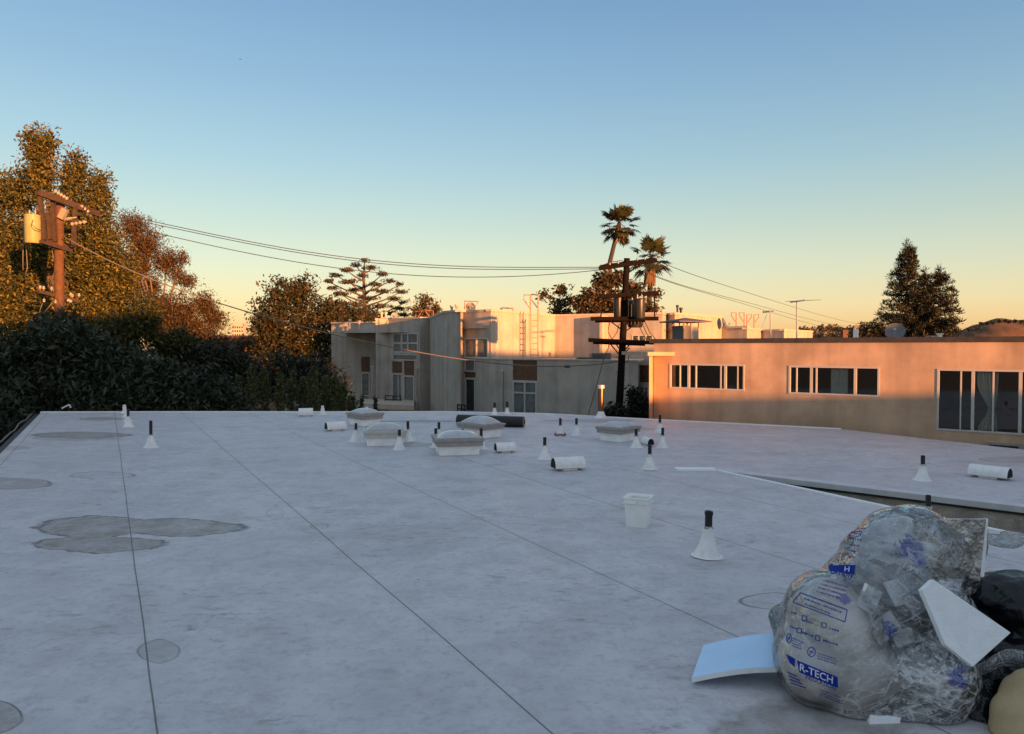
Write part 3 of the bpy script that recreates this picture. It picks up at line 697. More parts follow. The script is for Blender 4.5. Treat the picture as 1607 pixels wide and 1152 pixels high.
def dish(name, label, px, py, Y, r, yaw, pit, m, base_py):
    c = D(px, py, Y); t = thing(name, label, 'satellite dish', (c.x, c.y, D(px, base_py, Y).z))
    dz = c.z - t.location.z
    f = Vector((math.sin(yaw) * math.cos(pit), -math.cos(yaw) * math.cos(pit), math.sin(pit))); x = f.cross(Vector((0, 0, 1))).normalized(); y = x.cross(f)
    mb = MB(); n = 24; rings_ = []
    for j in range(7):
        rr = r * j / 6
        rings_.append([Vector((0, 0, dz)) + x * rr * math.cos(2 * math.pi * k_ / n) + y * rr * math.sin(2 * math.pi * k_ / n) * 1.05 + f * (.28 * r * (j / 6) ** 2) for k_ in range(n)])
    for s_ in (0, 1):
        for j in range(6):
            for k_ in range(n):
                off = f * (-.012 * s_); Q = [rings_[j][k_] + off, rings_[j][(k_ + 1) % n] + off, rings_[j + 1][(k_ + 1) % n] + off, rings_[j + 1][k_] + off]
                mb.quad(*(Q if s_ else Q[::-1]))
    mb.build('reflector', m, t, smooth=True, local=True)
    mb = MB(); tip = Vector((0, 0, dz)) + f * r * 1.1 - y * r * .35
    mb.tube([Vector((0, 0, dz)) - y * r, tip], .018); mb.ball(tip, .05); mb.build('feed_arm', M_metal, t, local=True)
    mb = MB(); mb.tube([(0, 0, 0), (0, 0, dz - .05), Vector((0, 0, dz)) - f * .03], .03); mb.build('mast', M_metal, t, local=True)
M_dish = mat('dish_grey', (.13, .13, .135), .5, var=.2, vscale=6)
dish('satellite_dish', 'round dark grey dish on the parapet left of the yellow wall', 738, 483, 34.5, .24, R(18), R(25), M_dish, 491)
dish('satellite_dish', 'small dark dish at the right end of the yellow far wall', 1135, 508, 40, .30, R(60), R(20), M_dish, 515)
dish('satellite_dish', 'large grey dish on the orange wall roof in front of the pines', 1405, 522, 24, .30, R(-30), R(32), mat('dish_dim', (.13, .125, .125), .5, var=.2, vscale=6), 533)
dish('satellite_dish', 'tiny pale dish on the left block of the grey building roof', 619, 496, 45, .2, R(15), R(20), mat('dish_light', (.3, .3, .3)), 503)
def stub(label, px, py0, py1, Y, r, m=M_coping, capr=1.5):
    a_ = D(px, py1, Y); b_ = D(px, py0, Y); h = b_.z - a_.z
    t = thing('roof_pipe', label, 'roof pipe', tuple(a_), 0, 'short pipes on the far roofs')
    mb = MB(); mb.tube([(0, 0, -.3), (0, 0, h)], r, 10); mb.build('pipe', m, t, local=True, smooth='auto')
    mb = MB(); mb.tube([(0, 0, h - .08), (0, 0, h + .04)], r * capr, 10); mb.build('cap', m, t, local=True, smooth='auto')
stub('left short pale pipe on the low left roof of the grey building', 549, 502, 508, 43.9, .07)
stub('right short pale pipe on the low left roof of the grey building', 563.5, 503.5, 508, 43.9, .07)
stub('left one of two taller pale pipes above the big grey window', 599, 491, 502, 44, .07)
stub('right one of two taller pale pipes above the big grey window', 605.5, 490.5, 502, 44, .07)
stub('left one of two thin pipes left of the round dark dish', 709, 480, 490, 36, .06)
stub('right one of two thin pipes left of the round dark dish', 717, 479, 490, 36, .06)
stub('taller dark pipe above the yellow strip left of the vent hat', 1063, 480, 492, 38, .05, M_black)
stub('shorter dark pipe above the yellow strip left of the vent hat', 1068.5, 484, 492, 38, .06, M_black)
hook('thin bent rail above the far left block', [(680, 501, 44), (680, 488, 44), (668, 487, 44), (668, 489, 44), (676, 500, 44)], .03)
hook('second thin bent rail above the far left block', [(652, 500, 45), (652, 489, 45), (662, 488, 45), (655, 500, 45)], .025)
# condensers on the deck
for (x0, x1, y0, y1, lb) in ((906, 928, 559.5, 566.5, 'low dark air conditioner on the deck left of the larger one'), (928.5, 959, 553, 567, 'larger dark air conditioner on the deck left of the utility pole')):
    a_ = D(x0, y1, 30.6); b_ = D(x1, y0, 30.6); t = thing('air_conditioner', lb, 'air conditioner', (a_.x, 30.6, ZD - .03), 0, 'air conditioners on the deck')
    mb = MB(); W_, H_ = b_.x - a_.x, b_.z - ZD; mb.box(0, W_, 0, .8, 0, H_); mb.build('case', mat('ac_case', (.10, .10, .10), .6, var=.2), t, bevel=.02, local=True)
    mb = MB()
    for j in range(5): mb.box(.04, W_ * .6, -.012, .0, H_ * (.15 + .15 * j), H_ * (.2 + .15 * j))
    mb.build('grille', M_black, t, local=True)

# ---------------------------------------------------------------- right hand building
RP0 = XY(1026, 19.0); RP1 = RP0 + Vector((.79, -.613)).normalized() * 22
ru = (RP1 - RP0).normalized(); rn = Vector((ru.y, -ru.x))
rb = thing('stucco_house', 'tan stucco building with a row of sliding windows glowing in low sun', 'building', (RP0.x + 4, 17, GZ))
RZ = 1.86
W1 = oprect(RP0, RP1, 1051, 571.3, 1168.5, 611.5); W2 = oprect(RP0, RP1, 1238, 574.8, 1380, 620.5); W3 = oprect(RP0, RP1, 1471, 579.8, 1620, 679.5)
W3 = (W3[0], W3[0] + 3.05, W3[2], W3[3])
mb = MB(); facade(mb, RP0, RP1, GZ, RZ, [W1, W2, W3], depth=.2)
bk = 9.0; q1 = RP1 - rn * bk; q0 = RP0 - rn * bk
mb.quad((RP1.x, RP1.y, GZ), (q1.x, q1.y, GZ), (q1.x, q1.y, RZ), (RP1.x, RP1.y, RZ)); mb.quad((q0.x, q0.y, GZ), (RP0.x, RP0.y, GZ), (RP0.x, RP0.y, RZ), (q0.x, q0.y, RZ)); mb.quad((q1.x, q1.y, GZ), (q0.x, q0.y, GZ), (q0.x, q0.y, RZ), (q1.x, q1.y, RZ))
# narrow pier at the left end, turned to the right
pa, pb = XY(1019, 18.3), XY(1027.5, 19.3)
facade(mb, pa, pb, GZ, 1.52)
mb.build('wall', M_stucco2, rb)
mb = MB(); mb.obox(RP0, ru, rn, -.1, 22, RZ - .002, RZ + .10, -.45, .05); mb.build('roof_edge', mat('tar_edge', (.055, .045, .042), .8, var=.4, vscale=6), rb)
mb = MB(); mb.prism([tuple(RP0 - rn * .2), tuple(RP1 - rn * .2), tuple(q1), tuple(q0)], 0, RZ + .02, sides=False); mb.build('roof', M_coping, rb)
mb = MB(); ba, bb = XY(981, 21.5), XY(1023, 18.6); uu = (bb - ba).normalized(); mb.obox(ba, uu, Vector((uu.y, -uu.x)), 0, (bb - ba).length, D(CX, 557.5, 20).z, D(CX, 552.0, 20).z, -.8, .1)
mb.build('porch_beam', M_stucco2, rb)
def fr(W_, px, py=600): return (uz(RP0, RP1, px, py)[0] - W_[0]) / (W_[1] - W_[0])
for W_, vm in ((W1, [(fr(W1, 1067), .022), (fr(W1, 1080.5), .055), (fr(W1, 1092), .028), (fr(W1, 1131), .028), (fr(W1, 1138), .055), (fr(W1, 1157.5), .022)]),
               (W2, [(fr(W2, 1250), .022), (fr(W2, 1273), .055), (fr(W2, 1281), .028), (fr(W2, 1342), .055)]),
               (W3, [(fr(W3, 1508), .024), (fr(W3, 1527), .055), (fr(W3, 1559), .028), (fr(W3, 1601.5), .055), (.8, .028)])):
    wn = window(rb, RP0, RP1, W_, vm=vm, fw=.038, depth=.2, pane=M_glass, proud=.014)
    a, b, c_, d_ = W_; mb = MB(); P = lambda s, z, d: (RP0.x + ru.x * s + rn.x * d, RP0.y + ru.y * s + rn.y * d, z)
    a -= .3; b += .3; c_ -= .4; d_ += .15; dp = -2.6; fr0 = -.21
    mb.quad(P(a, c_, dp), P(b, c_, dp), P(b, d_, dp), P(a, d_, dp)); mb.quad(P(a, c_, fr0), P(b, c_, fr0), P(b, c_, dp), P(a, c_, dp)); mb.quad(P(a, d_, dp), P(b, d_, dp), P(b, d_, fr0), P(a, d_, fr0))
    mb.quad(P(a, c_, fr0), P(a, c_, dp), P(a, d_, dp), P(a, d_, fr0)); mb.quad(P(b, c_, dp), P(b, c_, fr0), P(b, d_, fr0), P(b, d_, dp))
    mb.build('interior', M_room, rb)
def curtain(W_, x0, x1, pinch=0):
    a = uz(RP0, RP1, x0, 600)[0]; b = uz(RP0, RP1, x1, 600)[0]; n = 60; mb = MB(); rows = 12
    def P(i, j):
        s = i / n; v = j / rows; z = W_[2] + .02 + (W_[3] - W_[2] - .08) * v
        wd = 1 - pinch * math.exp(-((v - .38) / .25) ** 2); mid_ = .85 if pinch else .5
        uu_ = a + (b - a) * (mid_ + (s - mid_) * wd); d = -.17 + .03 * math.sin(s * 40 + v) + .012 * math.sin(s * 91)
        return (RP0.x + ru.x * uu_ + rn.x * d, RP0.y + ru.y * uu_ + rn.y * d, z)
    for i in range(n):
        for j in range(rows): mb.quad(P(i, j), P(i + 1, j), P(i + 1, j + 1), P(i, j + 1))
    mb.build('curtain', M_curtain, rb, smooth=True)
curtain(W2, 1301, 1328); curtain(W3, 1531, 1566, .62)
# wall mounted air conditioner
a1, z1 = uz(RP0, RP1, 1548, 693); a2, z2 = uz(RP0, RP1, 1611, 708)
mb = MB(); mb.obox(RP0, ru, rn, a1, a2, z2, z1, -.02, .12); t = mb.build('wall_vent', mat('ac_tan', (.32, .28, .23), .7, var=.2), rb)
mb = MB(); mb.obox(RP0, ru, rn, a1 + .05, a2 - .12, z2 + .02, z1 - .04, .121, .124)
mb.build('grille', M_black, t)
# hat chimney
c = D(1075, 532, 21.5); hz = D(1075, 510, 21.5).z; s_ = 21.5 / FOC
t = thing('roof_ventilator', 'boxy roof ventilator with a wide pyramid hat above the orange wall', 'ventilator', (c.x, c.y, RZ), R(20))
h1 = hz - RZ; mb = MB(); mb.box(-13 * s_, 0, -.3, .3, -.02, h1 * .95); mb.build('dark_side', mat('vent_grey', (.13, .12, .12), .8), t, local=True)
mb = MB(); mb.box(.003, 14 * s_, -.3, .3, -.02, h1 * .90)
mb.build('box', mat('vent_box', (.42, .36, .33), .8, var=.2), t, local=True)
mb = MB()
for xx in (-13, 0, 14):
    for yy in (-.29, .29): mb.tube([(xx * s_, yy, h1 * .8), (xx * s_, yy, h1 * 1.15)], .02)
mb.build('post', M_rust, t, local=True)
mb = MB(); w_ = 29 * s_; hb_ = h1 * 1.13
mb.quad((-w_, -w_, hb_), (-w_, w_, hb_), (w_, w_, hb_), (w_, -w_, hb_))
for A_, B_ in (((-w_, -w_), (w_, -w_)), ((w_, -w_), (w_, w_)), ((w_, w_), (-w_, w_)), ((-w_, w_), (-w_, -w_))):
    mb.quad((*A_, hb_), (*B_, hb_), (*B_, hb_ + .03), (*A_, hb_ + .03)); mb.quad((*A_, hb_ + .03), (*B_, hb_ + .03), (0, 0, hb_ + 6 * s_ + .03))
mb.build('hat', mat('hat_metal', (.13, .09, .08), .7, var=.3), t, local=True)
# antennas
def antenna(label, px, ytop, ybase, Y, elems, lean=0):
    b_ = D(px, ybase, Y); t = thing('tv_antenna', label, 'antenna', tuple(b_), 0, 'television antennas on the roofs')
    mb = MB(); mb.tube([b_ - Vector((0, 0, .3)), D(px + lean, ytop, Y)], .024); mb.build('mast', M_metal, t)
    mb = MB()
    for (x0, y0, dY0, x1, y1, dY1, r) in elems: mb.tube([D(x0, y0, Y + dY0), D(x1, y1, Y + dY1)], r, 5)
    mb.build('elements', M_metal, t)
antenna('tall television antenna right of the smaller one', 1250.5, 472, 533, 26, [(1233, 473, -.6, 1288, 470.5, .6, .012), (1240, 474, 0, 1263, 471, 0, .03)] + [(1238 + i * 5, 473.6 - i * .3, -.9, 1240 + i * 5, 472.6 - i * .3, .9, .008) for i in range(8)])
antenna('shorter television antenna left of the tall one', 1209.5, 489, 533, 27, [(1197, 490, 0, 1214, 488, 0, .03), (1198, 488, -.3, 1198, 491, .3, .02), (1206, 487.5, -.3, 1206, 490, .3, .02), (1204, 491, 0, 1195, 516, 0, .008)], lean=-.5)
# odds and ends on the right roof
def rbox(name, label, cat, x0, x1, y0, y1, Y, m, dep=.4, cap=None):
    a_ = D(x0, y1, Y); b_ = D(x1, y0, Y); t = thing(name, label, cat, (a_.x, Y, a_.z))
    W_, H_ = b_.x - a_.x, b_.z - a_.z; mb = MB(); mb.box(0, W_, 0, dep, -.2, H_ * .85); mb.build('body', m, t, local=True, bevel=.01)
    mb = MB(); mb.box(-.03, W_ + .03, -.03, dep + .03, H_ * .85 + .001, H_); mb.build('cap', cap or m, t, local=True, bevel=.006)
rbox('roof_pipe', 'white topped reddish pipe left of the pines', 'roof pipe', 1341, 1348, 512, 533, 25, M_white, .12, M_rust)
rbox('chimney', 'dark brick chimney far left of the pines', 'chimney', 1323, 1331, 518, 534, 60, mat('brick_dk', (.14, .07, .05), .9, var=.3, vscale=9), .5)
rbox('roof_vent_box', 'small pale box below the right pine', 'vent box', 1461, 1471, 527, 534, 24, M_coping, .3)
rbox('roof_vent_box', 'round topped pale stub right of the small pale box', 'vent box', 1474, 1479, 523.5, 534, 24, M_white, .12)
# recess between the two buildings: stair wing
st = thing('stair_wing', 'shaded stair wing with brown boards and a small window between two buildings', 'building', (5, 27, GZ))
sa, sb = XY(985, 29.5), XY(1030, 28)
so_ = [oprect(sa, sb, 1003, 606, 1018, 645), oprect(sa, sb, 1002.5, 573, 1022, 600)]
mb = MB(); facade(mb, sa, sb, GZ, 1.0, so_); mb.build('wall', M_stucco, st)
window(st, sa, sb, so_[0], vm=(.5,), hm=(.6,), pane=M_blind)
mb = MB(); uu = (sb - sa).normalized(); mb.obox(sa, uu, Vector((uu.y, -uu.x)), so_[1][0], so_[1][1], so_[1][2], so_[1][3], -.12, -.05); mb.build('panel', M_brown, st)

# ================================================================ UTILITY POLES AND WIRES
YP = 26.0
lp = thing('utility_pole', 'sunlit orange brown utility pole with a pale transformer in front of the ficus', 'utility pole', (D(92, 520, YP).x, YP, GZ), 0, 'utility poles')
mb = MB(); mb.tube([(D(92.5, 520, YP).x, YP, GZ), D(92.5, 420, YP), D(94, 314.5, YP)], [.17, .155, .13], 14); mb.build('post', M_wood, lp, smooth='auto')
def beam_px(parent, a_, b_, w_, h_, m=M_arm, name='crossarm'):
    mb = MB(); mb.beam(D(*a_), D(*b_), w_, h_); return mb.build(name, m, parent)
beam_px(lp, (58, 303, YP - 1.2), (156, 338, YP + 1.0), .10, .12)
beam_px(lp, (62, 300, YP - .9), (155, 334, YP + 1.2), .10, .12)
beam_px(lp, (60, 374, YP - .8), (117, 391, YP + .6), .12, .14); beam_px(lp, (64, 379, YP - 1.1), (112, 394, YP + .3), .10, .12)
beam_px(lp, (60, 457, YP - .6), (124, 473, YP + .7), .10, .12)
for a_, b_ in (((63, 304, YP - 1), (70, 376, YP - .8)), ((82, 304, YP - .4), (87, 379, YP - .3)), ((118.5, 322, YP + .1), (115, 388, YP)), ((76, 334, YP - .5), (79, 376, YP - .5))):
    beam_px(lp, a_, b_, .11, .12, M_arm, 'upright')
def trafo(parent, x0, x1, y0, y1, Y, m, fins=False):
    r = (x1 - x0) / 2 * Y / FOC; c0 = D((x0 + x1) / 2, y1, Y); c1 = D((x0 + x1) / 2, y0, Y); h = c1.z - c0.z
    mb = MB(); mb.lathe([(0, 0), (r * .9, 0), (r, .04), (r, h - .05), (r * 1.05, h - .05), (r * 1.05, h - .01), (r * .8, h + .03), (0, h + .05)], c=c0, n=24)
    if fins:
        for k_ in range(14):
            a_ = k_ * math.pi / 7; mb.beam((c0.x + r * 1.05 * math.cos(a_), c0.y + r * 1.05 * math.sin(a_), c0.z + h * .1), (c0.x + r * 1.05 * math.cos(a_), c0.y + r * 1.05 * math.sin(a_), c0.z + h * .85), .03, .12)
    t = mb.build('transformer', m, parent, smooth='auto')
    for dx in (-.4, .4):
        mb = MB(); mb.lathe([(.02, 0), (.035, .04), (.02, .08), (.035, .12), (.02, .16), (0, .2)], c=(c0.x + dx * r, c0.y, c0.z + h), n=10)
        mb.build('bushing', M_ceram, t, smooth=True)
trafo(lp, 40.5, 63, 338, 382, YP - 1.0, M_trafo)
def insul(parent, px, py, Y, s=1.0, down=False):
    c0 = D(px, py, Y); mb = MB(); q_ = -1 if down else 1; s *= .75
    mb.lathe([(.015, 0), (.02, q_ * .05 * s), (.06 * s, q_ * .06 * s), (.065 * s, q_ * .10 * s), (.04 * s, q_ * .12 * s), (.055 * s, q_ * .15 * s), (.05 * s, q_ * .18 * s), (0, q_ * .19 * s)], c=c0, n=12)
    mb.build('insulator', M_ceram, parent, smooth=True)
for px, py, dy in ((63, 455, -.6), (68.5, 456, -.4), (81, 457, -.2), (86, 458, 0), (111, 466, .4), (113.5, 468, .5), (124, 467, .8), (98, 466, .2)): insul(lp, px, py, YP + dy, 1.1)
for px, py in ((69, 468), (87, 470)): insul(lp, px, py, YP - .3, 1.0, True)
def strain(parent, a_, b_, n=6, r=.05):
    A_, B_ = D(*a_), D(*b_); d = (B_ - A_); pts = []; rad = []
    for i in range(n * 4 + 1): pts.append(A_ + d * (i / (n * 4))); rad.append(r if i % 4 in (1, 2) else r * .4)
    mb = MB(); mb.tube(pts, rad, 10); mb.build('strain_insulator', M_ceram, parent, smooth=True)
strain(lp, (85, 299, YP - .5), (107, 313, YP), 5, .075); strain(lp, (126, 323, YP + .3), (140, 334, YP + .6), 3, .075); strain(lp, (111, 352, YP), (136, 348, YP), 4, .07); strain(lp, (98, 345, YP), (120, 341, YP), 1, .06); strain(lp, (106, 471, YP), (113, 474, YP), 2, .07)
mb = MB(); mb.beam(D(95, 343, YP - .2), D(103, 328, YP - .2), .14, .2); mb.build('cutout', M_ceram, lp)
mb = MB()
for P_ in ([(37.5, 345, YP), (36, 400, YP), (36, 424, YP)], [(41, 385, YP), (43, 420, YP), (40, 430, YP)], [(80, 385, YP), (84, 405, YP), (88, 415, YP), (80, 445, YP)], [(86, 470, YP), (70, 490, YP), (35, 520, YP)], [(68, 472, YP), (60, 495, YP), (45, 522, YP)],
           [(70, 330, YP - .5), (80, 350, YP - .3), (88, 372, YP)], [(52, 345, YP - 1.4), (50, 352, YP - 1.5), (56, 358, YP - 1.5), (64, 362, YP - 1.2)], [(70, 378, YP), (82, 336, YP)], [(92, 468, YP - .2), (97, 480, YP - .2), (90, 492, YP - .2)]):
    mb = MB(); tube_px(mb, P_, .016); mb.build('cable', M_wire2, lp, smooth=True)
mb = MB(); tube_px(mb, [(100, 497, YP - .1), (100, 516, YP - .1)], .04); mb.build('riser', M_white, lp)

rp = thing('utility_pole', 'dark leaning utility pole with four crossarms between two buildings', 'utility pole', (D(971, 655, YP).x, YP, GZ), 0, 'utility poles')
b_ = D(971, 655, YP); tp = D(984, 405.5, YP); dv = (tp - b_) / (tp.z - b_.z)
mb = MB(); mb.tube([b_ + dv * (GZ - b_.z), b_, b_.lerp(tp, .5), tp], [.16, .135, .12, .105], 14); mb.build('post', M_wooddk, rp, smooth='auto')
for a_, c_ in (((940, 421.5, YP - .3), (1031, 408.5, YP - .3)), ((942, 419, YP + .3), (1029, 407, YP + .3)), ((942, 465, YP - .25), (1033, 460, YP - .25)), ((927, 500.3, YP - .25), (1033, 500, YP - .25)), ((934, 503.3, YP + .2), (1012, 502.6, YP + .2)), ((923.5, 533.5, YP - .25), (1033, 538.3, YP - .25)), ((931, 537, YP + .2), (1012, 540, YP + .2))):
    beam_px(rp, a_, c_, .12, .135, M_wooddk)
trafo(rp, 963, 977, 467, 498, YP + .1, M_trafodk); trafo(rp, 985, 1008, 472, 514, YP + .35, M_trafodk, True); trafo(rp, 995, 1012, 470, 500, YP - .5, M_trafodk)
for a_, c_ in (((958, 504, YP), (973.5, 516, YP)), ((990, 514, YP), (980, 521, YP)), ((958, 540, YP), (970.5, 555, YP)), ((965, 538, YP), (971, 546, YP)), ((988, 541, YP), (980, 550, YP)), ((988, 546, YP), (979, 555, YP)), ((947, 466, YP), (942.5, 499, YP)), ((1026.5, 461, YP), (1027.5, 498, YP)), ((958, 418, YP), (980, 432, YP)), ((1008, 412, YP), (984, 430, YP))):
    beam_px(rp, a_, c_, .04, .04, M_wooddk, 'brace')
for px, py, dy in ((941, 423, -.3), (957, 417.5, 0), (970, 415.5, 0), (1000, 410, 0), (1012, 409, 0), (1029, 407, 0)): insul(rp, px, py, YP + dy, .8)
for px, py in ((950, 464), (1012, 461), (1030, 459.5), (1000, 534), (1010, 534), (1020, 535), (1028, 536)): insul(rp, px, py, YP - .2, .8)
mb = MB()
for P_ in ([(940, 418, YP), (960, 411, YP), (975, 409, YP), (990, 414, YP)], [(1004, 514, YP), (1010, 525, YP), (1016, 536, YP)], [(1009, 510, YP), (1014, 522, YP), (1022, 534, YP)], [(1012, 505, YP), (1020, 522, YP), (1032, 536, YP)], [(957, 505, YP), (954, 520, YP), (960, 532, YP)], [(968, 540, YP), (961, 532, YP), (968, 522, YP), (972, 508, YP)], [(957, 535, YP), (955, 545, YP), (947, 565, YP), (935, 610, YP), (922, 655, YP - 2)], [(970, 575, YP), (985, 568, YP), (988, 556, YP)]):
    mb = MB(); tube_px(mb, P_, .014); mb.build('cable', M_wire, rp, smooth=True)
for k_ in range(7):
    mb = MB(); tube_px(mb, [(975, 560 + k_ * 12, YP), (981 if k_ % 2 else 966, 560.5 + k_ * 12, YP)], .012); mb.build('step_bolt', M_wire, rp)

def wire(label, pts, r=.013, m=M_wire, n=40):
    xs = [p_[0] for p_ in pts]; P_ = []
    from_ = np.array(pts, float)
    # smooth: quadratic/cubic fit through the measured points
    deg = min(len(pts) - 1, 4); cy_ = np.polyfit((from_[:, 0] - xs[0]) / (xs[-1] - xs[0]), from_[:, 1], deg)
    for i in range(n + 1):
        s = i / n; x = xs[0] + (xs[-1] - xs[0]) * s; Y0, Y1 = pts[0][2], pts[-1][2]
        # depth linear along the span in world space
        Y = 1 / ((1 - s) / Y0 + s / Y1); P_.append(D(x, float(np.polyval(cy_, s)), Y))
    mb = MB(); mb.tube(P_, r, 6); return tag(mb.build('power_line', m, smooth=True), label, 'power line', 'overhead power lines')
wire('uppermost of the lines strung between the two utility poles', [(140, 328, YP), (230, 346, YP), (420, 384, YP), (600, 410.5, YP), (780, 419, YP), (940, 419.5, YP)])
wire('line running just below the uppermost one between the poles', [(140, 333, YP), (230, 350, YP), (420, 387.5, YP), (600, 414.5, YP), (780, 422.5, YP), (940, 422, YP)])
wire('lowest of the three high lines between the poles, sagging past the cedar', [(130, 338, YP), (245, 366, YP), (380, 395, YP), (520, 419, YP), (640, 432.5, YP), (780, 434, YP), (940, 424, YP)])
wire('line leaving the top crossarm towards the antennas, uppermost at right', [(1031, 409, YP), (1054, 418.5, 30), (1114, 440, 38), (1220, 474, 55), (1345, 508, 90)])
wire('middle line running right from the dark pole behind the tall antenna', [(1010, 424, YP), (1041, 437.6, 30), (1143, 467, 38), (1240, 493, 55), (1345, 513, 90)], .012)
wire('lowest line running right from the dark pole behind the tall antenna', [(1010, 426, YP), (1041, 439, 30), (1143, 470, 38), (1240, 499, 55), (1345, 518.5, 90)], .012)
wire('thick low cable crossing the grey facade, lit orange in part', [(100, 371, YP - .5), (157, 402, YP), (352, 478, YP), (440, 505, YP), (520, 523, YP), (615, 544, YP), (700, 562, YP), (780, 570, YP), (830, 573.5, YP), (890, 575, YP), (969, 567.5, YP)], .02, M_wire2)
c = D(890, 575, YP); mb = MB(); mb.tube([c - Vector((.12, 0, 0)), c - Vector((.08, 0, 0)), c + Vector((.08, 0, 0)), c + Vector((.12, 0, 0))], [.02, .05, .05, .02], 10)
tag(mb.build('cable_splice', M_black, smooth=True), 'black splice sleeve on the low cable in front of the grey wall', 'cable splice')

# ================================================================ VEGETATION
def leaves(name, cen, size, m, parent, aspect=.45, jit=.35, droop=0, seed=0):
    r = np.random.default_rng(seed + 11); n = len(cen)
    a = r.normal(size=(n, 3)); a[:, 2] -= droop; a /= np.linalg.norm(a, axis=1)[:, None]
    b = np.cross(a, r.normal(size=(n, 3))); b /= np.linalg.norm(b, axis=1)[:, None]
    s = size * (1 + jit * r.normal(size=(n, 1))).clip(.4, 2)
    A = a * s * .5; B = b * s * .5 * aspect
    V = np.empty((n, 4, 3)); V[:, 0] = cen - A; V[:, 1] = cen + B - A * .1; V[:, 2] = cen + A; V[:, 3] = cen - B - A * .1
    return quads(name, V, m, parent, r.random(n))
def quads(name, V, m, parent, var):
    n = len(V); me = bpy.data.meshes.new(name)
    off = np.array(parent.location) if parent is not None else np.zeros(3)
    me.vertices.add(n * 4); me.vertices.foreach_set('co', (V.reshape(-1, 3) - off).astype(np.float32).ravel())
    me.loops.add(n * 4); me.loops.foreach_set('vertex_index', np.arange(n * 4, dtype=np.int32))
    me.polygons.add(n); me.polygons.foreach_set('loop_start', np.arange(0, n * 4, 4, dtype=np.int32))
    me.materials.append(m); me.update(calc_edges=True)
    at = me.attributes.new('var', 'FLOAT', 'FACE'); at.data.foreach_set('value', var.astype(np.float32))
    o = bpy.data.objects.new(name, me); COL.objects.link(o); o.parent = parent; return o
def clumps(lobes, ncl, nleaf, rc, seed, shell=.75, flat=1.0):
    """lobes: (centre, radii); leaves gathered in small clumps spread through each lobe"""
    r = np.random.default_rng(seed); vol = np.array([max(l[1][0] * l[1][2], .01) for l in lobes]); out_ = []; cc_ = []
    for (c, rad), v in zip(lobes, vol / vol.sum()):
        k = max(2, int(ncl * v)); d = r.normal(size=(k, 3)); d /= np.linalg.norm(d, axis=1)[:, None]
        rr = shell + (1 - shell) * r.random((k, 1)); rr *= 1 - .35 * (r.random((k, 1)) < .3)
        cc = np.array(c) + d * rr * np.array(rad) * (1 + .10 * r.normal(size=(k, 1)).clip(-1.5, 1.5))
        cc_.append(cc); sz = rc * (.6 + .8 * r.random((k, 1)))
        p = np.repeat(cc, nleaf, 0) + r.normal(size=(k * nleaf, 3)).clip(-1.7, 1.7) * np.repeat(sz, nleaf, 0) * .55 * np.array([1, 1, flat])
        out_.append(p)
    return np.concatenate(out_), np.concatenate(cc_)
def plobes(L, dep=.8):
    out_ = []
    for l in L:
        px, py, rx, ry, Y = l[:5]; k = Y / FOC; c = D(px, py, Y); out_.append(((c.x, c.y, c.z), (rx * k, (l[5] if len(l) > 5 else max(rx, min(ry, rx * 1.6)) * dep) * k, ry * k)))
    return out_
def tree(name, label, cat, L, leaf, ncl, nleaf, rc, m, seed, trunk=None, tm=None, shell=.7, aspect=.45, group=None, flat=1, limbs=14, droop=0, tr=.2, dep=.8):
    lb = plobes(L, dep); P_, cc = clumps(lb, ncl, nleaf, rc, seed, shell, flat)
    tx, tY = trunk or (L[0][0], L[0][4]); b = XY(tx, tY)
    t = thing(name, label, cat, (b.x, b.y, GZ), 0, group)
    leaves('crown', P_, leaf, m, t, aspect, seed=seed, droop=droop)
    mb = MB(); rr = random.Random(seed); top = max(c[2] + r_[2] * .3 for c, r_ in lb)
    base = Vector((b.x, b.y, GZ)); big = max(lb, key=lambda q_: q_[1][0] * q_[1][2]); hub = Vector(big[0]) - Vector((0, 0, big[1][2] * .5))
    mb.tube([base, base.lerp(hub, .5) + Vector((rr.uniform(-.2, .2), 0, 0)), hub], [tr * 1.4, tr, tr * .8], 10)
    for c, r_ in lb:
        c = Vector(c); mid_ = hub.lerp(c, .5) + Vector((0, 0, -r_[2] * .15)); mb.tube([hub, mid_, c, c + Vector((0, 0, r_[2] * .5))], [tr * .6, tr * .4, tr * .22, .02], 7)
    for i in range(limbs):
        q_ = cc[rr.randrange(len(cc))]; c, r_ = min(lb, key=lambda l: sum((l[0][k_] - q_[k_]) ** 2 for k_ in range(3)))
        a_ = Vector(c) - Vector((0, 0, r_[2] * .3)); q_ = Vector(q_); mb.tube([a_, a_.lerp(q_, .5) + Vector((0, 0, -.05)), q_], [tr * .2, tr * .12, .012], 5)
    mb.build('trunk', tm or M_bark, t, smooth=True)
    return t
L_gold = leafmat('leaf_gold', (.04, .05, .014), (.28, .21, .045), .25)
L_olive = leafmat('leaf_olive', (.035, .045, .012), (.12, .11, .03), .3)
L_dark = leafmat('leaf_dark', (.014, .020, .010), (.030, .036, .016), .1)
L_red = leafmat('leaf_russet', (.06, .042, .018), (.16, .085, .03), .2)
L_jun = leafmat('leaf_juniper', (.06, .07, .025), (.13, .13, .045), .12)
L_pine = leafmat('needle_pine', (.014, .018, .010), (.042, .040, .018), .06)
L_bluish = leafmat('leaf_hedge', (.016, .025, .012), (.050, .062, .034), .1)

